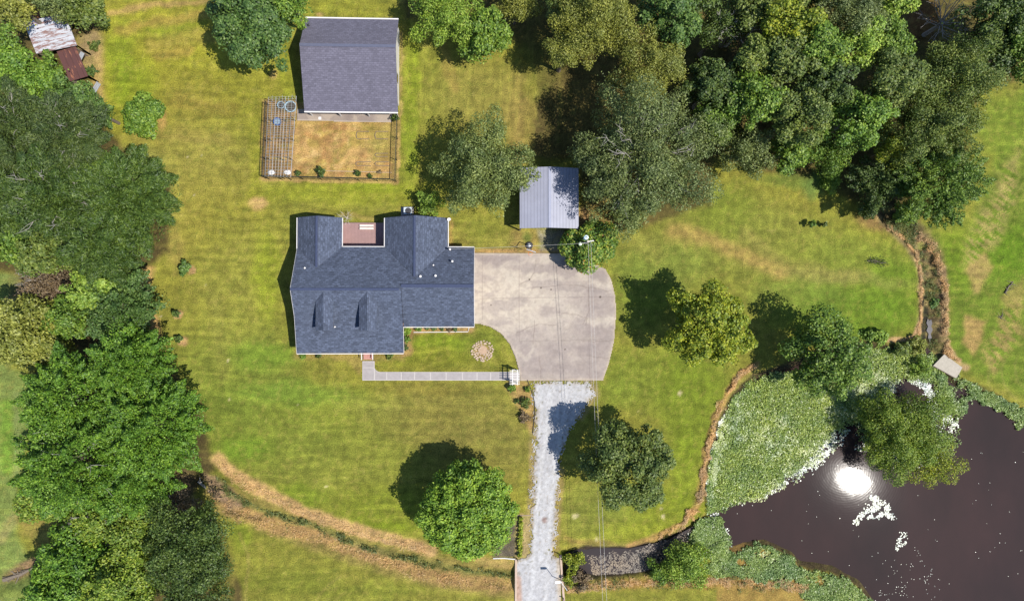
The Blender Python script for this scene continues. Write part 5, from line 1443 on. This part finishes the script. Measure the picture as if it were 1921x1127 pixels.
# ------------------------------------------------------------------ ground cover (uncountable)
def scatter(poly, n, rs, edge=0, noise_cut=None, seed=0):
    P = np.array(poly, float); lo = P.min(0); hi = P.max(0); out = []
    tot = 0
    while tot < n:
        x = rs.uniform(lo[0], hi[0], n); y = rs.uniform(lo[1], hi[1], n)
        d = sdpoly(x + (fbm(x, y, 14, 3 + seed, 3) - .5) * 22, y + (fbm(x, y, 14, 6 + seed, 3) - .5) * 22, poly)
        k = d > edge + rs.exponential(6.0, n)
        if noise_cut is not None: k &= fbm(x, y, noise_cut[0], 13 + seed, 3) + rs.normal(size=n) * noise_cut[2] > noise_cut[1]
        out.append(np.stack([x[k], y[k]], -1)); tot += k.sum()
    return np.concatenate(out)[:n]
def cover(name, polys, z, hgt, l, w, flat, mat, rs, label, cut=None, seed=0, onground=True, dens=None):
    VV, FF = [], []; off = 0
    for poly, n in polys:
        q = scatter(poly, n, rs, 0, cut, seed)
        x, y = Wn(q[:, 0], q[:, 1], z)
        zz = np.maximum(float(z), ground_h(q[:, 0], q[:, 1]) + .02)
        if onground: zz = ground_h(q[:, 0], q[:, 1]) * (1 - culvert_mask(q[:, 0], q[:, 1])) + .03
        hh = hgt * rs.random(len(x)) * (.4 + 1.2 * fbm(x, y, 1.3, 5 + seed, 2))
        P = np.stack([x, y, zz + hh], -1)
        Nn = unit(rs.normal(size=P.shape) * (1 - flat) + np.array([0, 0, 1.0]) * (flat + .25))
        T = unit(np.cross(Nn, rs.normal(size=P.shape)))
        L = l * rs.uniform(.5, 1.4, len(x)); Wd = w * rs.uniform(.6, 1.3, len(x))
        V, F = quads(P, Nn, T, L, Wd)
        VV.append(V); FF.append(F + off); off += len(V)
    o = np_mesh(name, np.concatenate(VV), np.concatenate(FF), mat)
    tag(o, label, kind='stuff'); return o
rs = np.random.default_rng(21)
V_WEST = [(1322,960),(1322,900),(1334,850),(1347,800),(1377,740),(1417,705),(1468,692),(1500,690),(1560,700),(1640,648),(1700,658),(1752,664),(1768,700),(1790,742),(1765,748),(1745,722),(1718,716),(1690,712),(1668,722),(1655,745),(1640,790),(1600,800),(1560,812),(1533,852),(1500,880),(1470,905),(1440,930),(1390,942),(1352,962)]
V_EAST = [(1760,700),(1800,712),(1850,730),(1890,754),(1925,776),(1925,802),(1903,806),(1900,786),(1868,768),(1840,756),(1818,752),(1812,770),(1800,792),(1776,780),(1752,748)]
V_TREE = [(1600,770),(1640,740),(1700,745),(1770,760),(1802,800),(1796,840),(1770,870),(1700,880),(1640,860),(1600,840)]
V_SOUTH = [(1322,985),(1345,1000),(1375,1040),(1400,1022),(1436,1018),(1480,1036),(1496,1058),(1560,1070),(1608,1092),(1636,1130),(1650,1200),(1560,1200),(1500,1110),(1400,1085),(1300,1075),(1260,1060),(1275,1030)]
V_SW = [(1300,985),(1322,962),(1350,965),(1362,1000),(1380,1040),(1350,1050),(1310,1030),(1275,1040)]
def padmat(name, lo, mid, hi, rough, odd=None):
    m = leafmat(name, lo, mid, hi, trans=.12, rough=rough, odd=odd, nscale=.35)
    return m
M_marsh = padmat("marsh_leaves", LC(90,110,44), LC(124,142,60), LC(172,182,100), .40)
M_marsh2 = padmat("marsh_leaves_cool", LC(84,106,50), LC(112,134,66), LC(158,172,108), .42)
M_pad = padmat("floating_leaves", LC(104,112,92), LC(150,156,144), LC(196,198,194), .32)  # pale tones paint the glints of wet leaves into their colour
cover("marsh_plants", [(V_WEST, 60000)], -.36, .30, .26, .10, .62, M_marsh, rs, "green and yellow marsh plants covering the left of the pond", None, 1, False)
cover("marsh_fringe", [(V_EAST, 16000), (V_SOUTH, 42000), (V_SW, 8000), (V_WEST, 14000), (V_TREE, 5000)], -.36, .28, .24, .11, .6, M_marsh2, rs, "cool green marsh plants fringing the pond", (22, .45, .08), 2, False)
# floating leaves and marsh plants, glints and glare painted as pale leaf colour
C1 = [(1390,770),(1440,740),(1490,780),(1500,840),(1440,870),(1400,850),(1370,820)]
M_palem = padmat('marsh_glare_leaves', LC(128,138,84), LC(168,174,122), LC(206,210,172), .45)  # white glare over the marsh, put into the leaf colour
FL1 = [(1634,922),(1644,930),(1656,938),(1680,958),(1684,972),(1660,976),(1630,978),(1600,986),(1596,976),(1612,962),(1622,945)]
FL2 = [(1695,996),(1708,1004),(1708,1014),(1696,1034),(1684,1030),(1680,1016),(1688,1010)]
W1 = [(1322,900),(1345,800),(1380,745),(1400,760),(1362,830),(1340,940),(1326,950)]
W2 = [(1540,740),(1600,700),(1660,700),(1700,712),(1680,740),(1600,790),(1550,800)]
W3 = [(1690,700),(1730,690),(1770,740),(1800,790),(1790,810),(1760,780),(1730,740)]
W4 = [(1440,740),(1530,760),(1500,830),(1440,900),(1400,850)]
W5 = [(1500,830),(1560,800),(1600,800),(1560,860),(1440,935),(1390,950),(1360,950),(1440,900)]
W6 = [(1560,870),(1610,880),(1650,910),(1610,930),(1570,915)]
W7 = [(1660,1050),(1720,1030),(1790,1100),(1790,1190),(1640,1190),(1640,1120)]
cover("marsh_glare_plants", [(C1, 1300), (W1, 2000), (W2, 1500), ([(1560,700),(1640,660),(1660,700),(1620,760),(1560,760)], 900), (W5, 900), ([(1400,1030),(1440,1030),(1470,1070),(1420,1080)], 700)], -.2, .12, .26, .11, .8, M_palem, rs, "marsh plants among the green ones, glare painted as pale leaf colour", (11, .47, .09), 9, False)
cover("floating_leaves", [(FL1, 620), (FL2, 90), (W1, 3200), (W2, 3200), (W3, 1100), (W4, 2200), (W5, 2600), (V_TREE, 900), (V_SW, 900)], -.405, .02, .20, .15, .93, M_pad, rs, "floating leaves on the pond, glints painted as pale leaf colour", (9, .46, .05), 3, False)
cover("floating_specks", [(W6, 70), (W7, 150), ([(1380,900),(1780,900),(1780,1120),(1500,1120),(1380,1020)], 50), ([(1780,760),(1921,820),(1921,1127),(1780,1127)], 25)], -.41, .01, .10, .08, .96, M_pad, rs, "scattered leaf specks floating on open water, glints painted white", (10, .55, .03), 4, False)
# ditch and bank vegetation
def along(pts, w):
    P = [Vector((x, y, 0)) for x, y in pts]; L, R = [], []
    for i_, p in enumerate(P):
        d = (P[min(i_ + 1, len(P) - 1)] - P[max(i_ - 1, 0)]).normalized(); n_ = Vector((-d.y, d.x, 0)) * w
        L.append((p.x + n_.x, p.y + n_.y)); R.append((p.x - n_.x, p.y - n_.y))
    return L + R[::-1]
cover("swale_weeds", [(along([(404,893),(425,925),(470,952),(520,968),(590,990),(660,1020),(720,1040),(800,1060),(880,1076),(962,1080)], 8), 2800)], 0, .45, .26, .08, .3, LM['weed'], rs, "dark weeds along the bed of the swale", (16, .52, .06), 5)
cover("dry_grass", [(along([(408,866),(440,894),(500,928),(580,968),(680,1000),(760,1020),(806,1034)], 12), 2200), (along([(395,930),(440,962),(520,992),(600,1012),(700,1048),(800,1080),(880,1096),(960,1100)], 11), 2200),
   (along([(1062,1100),(1180,1094),(1300,1088),(1420,1092),(1520,1100)], 10), 6000), (along([(1418,684),(1392,700),(1366,735),(1342,785),(1326,850),(1318,905),(1308,950),(1280,985),(1230,1008)], 6), 6000),
   (along([(1664,424),(1700,442),(1722,478),(1731,530),(1730,600),(1716,632)], 6), 3500), (along([(1722,436),(1748,462),(1766,500),(1773,560),(1771,620),(1778,655),(1800,682)], 6), 3500)],
   0, .3, .30, .035, .55, LM['dry'], rs, "dry straw coloured grass on the ditch and pond banks", (18, .38, .08), 6)
cover("creek_weeds", [(along(CREEK[1:], 20), 5000), ([(1050,1090),(1250,1084),(1380,1060),(1560,1090),(1560,1110),(1050,1104)], 2600)], 0, .4, .26, .05, .35, LM['weed'], rs, "dark weeds and stalks in the creek bed", (14, .54, .05), 7)
cover("ditch_scum", [([(1096,1040),(1180,1030),(1250,1014),(1325,975),(1336,992),(1262,1046),(1220,1078),(1116,1086)], 3400)], -.485, .015, .17, .13, .96, padmat("ditch_scum_mat", LC(82,70,62), LC(114,98,88), LC(150,134,122), .55), rs, "pale scum rafts floating on the dark ditch water", (3, .50, .14), 8, False)
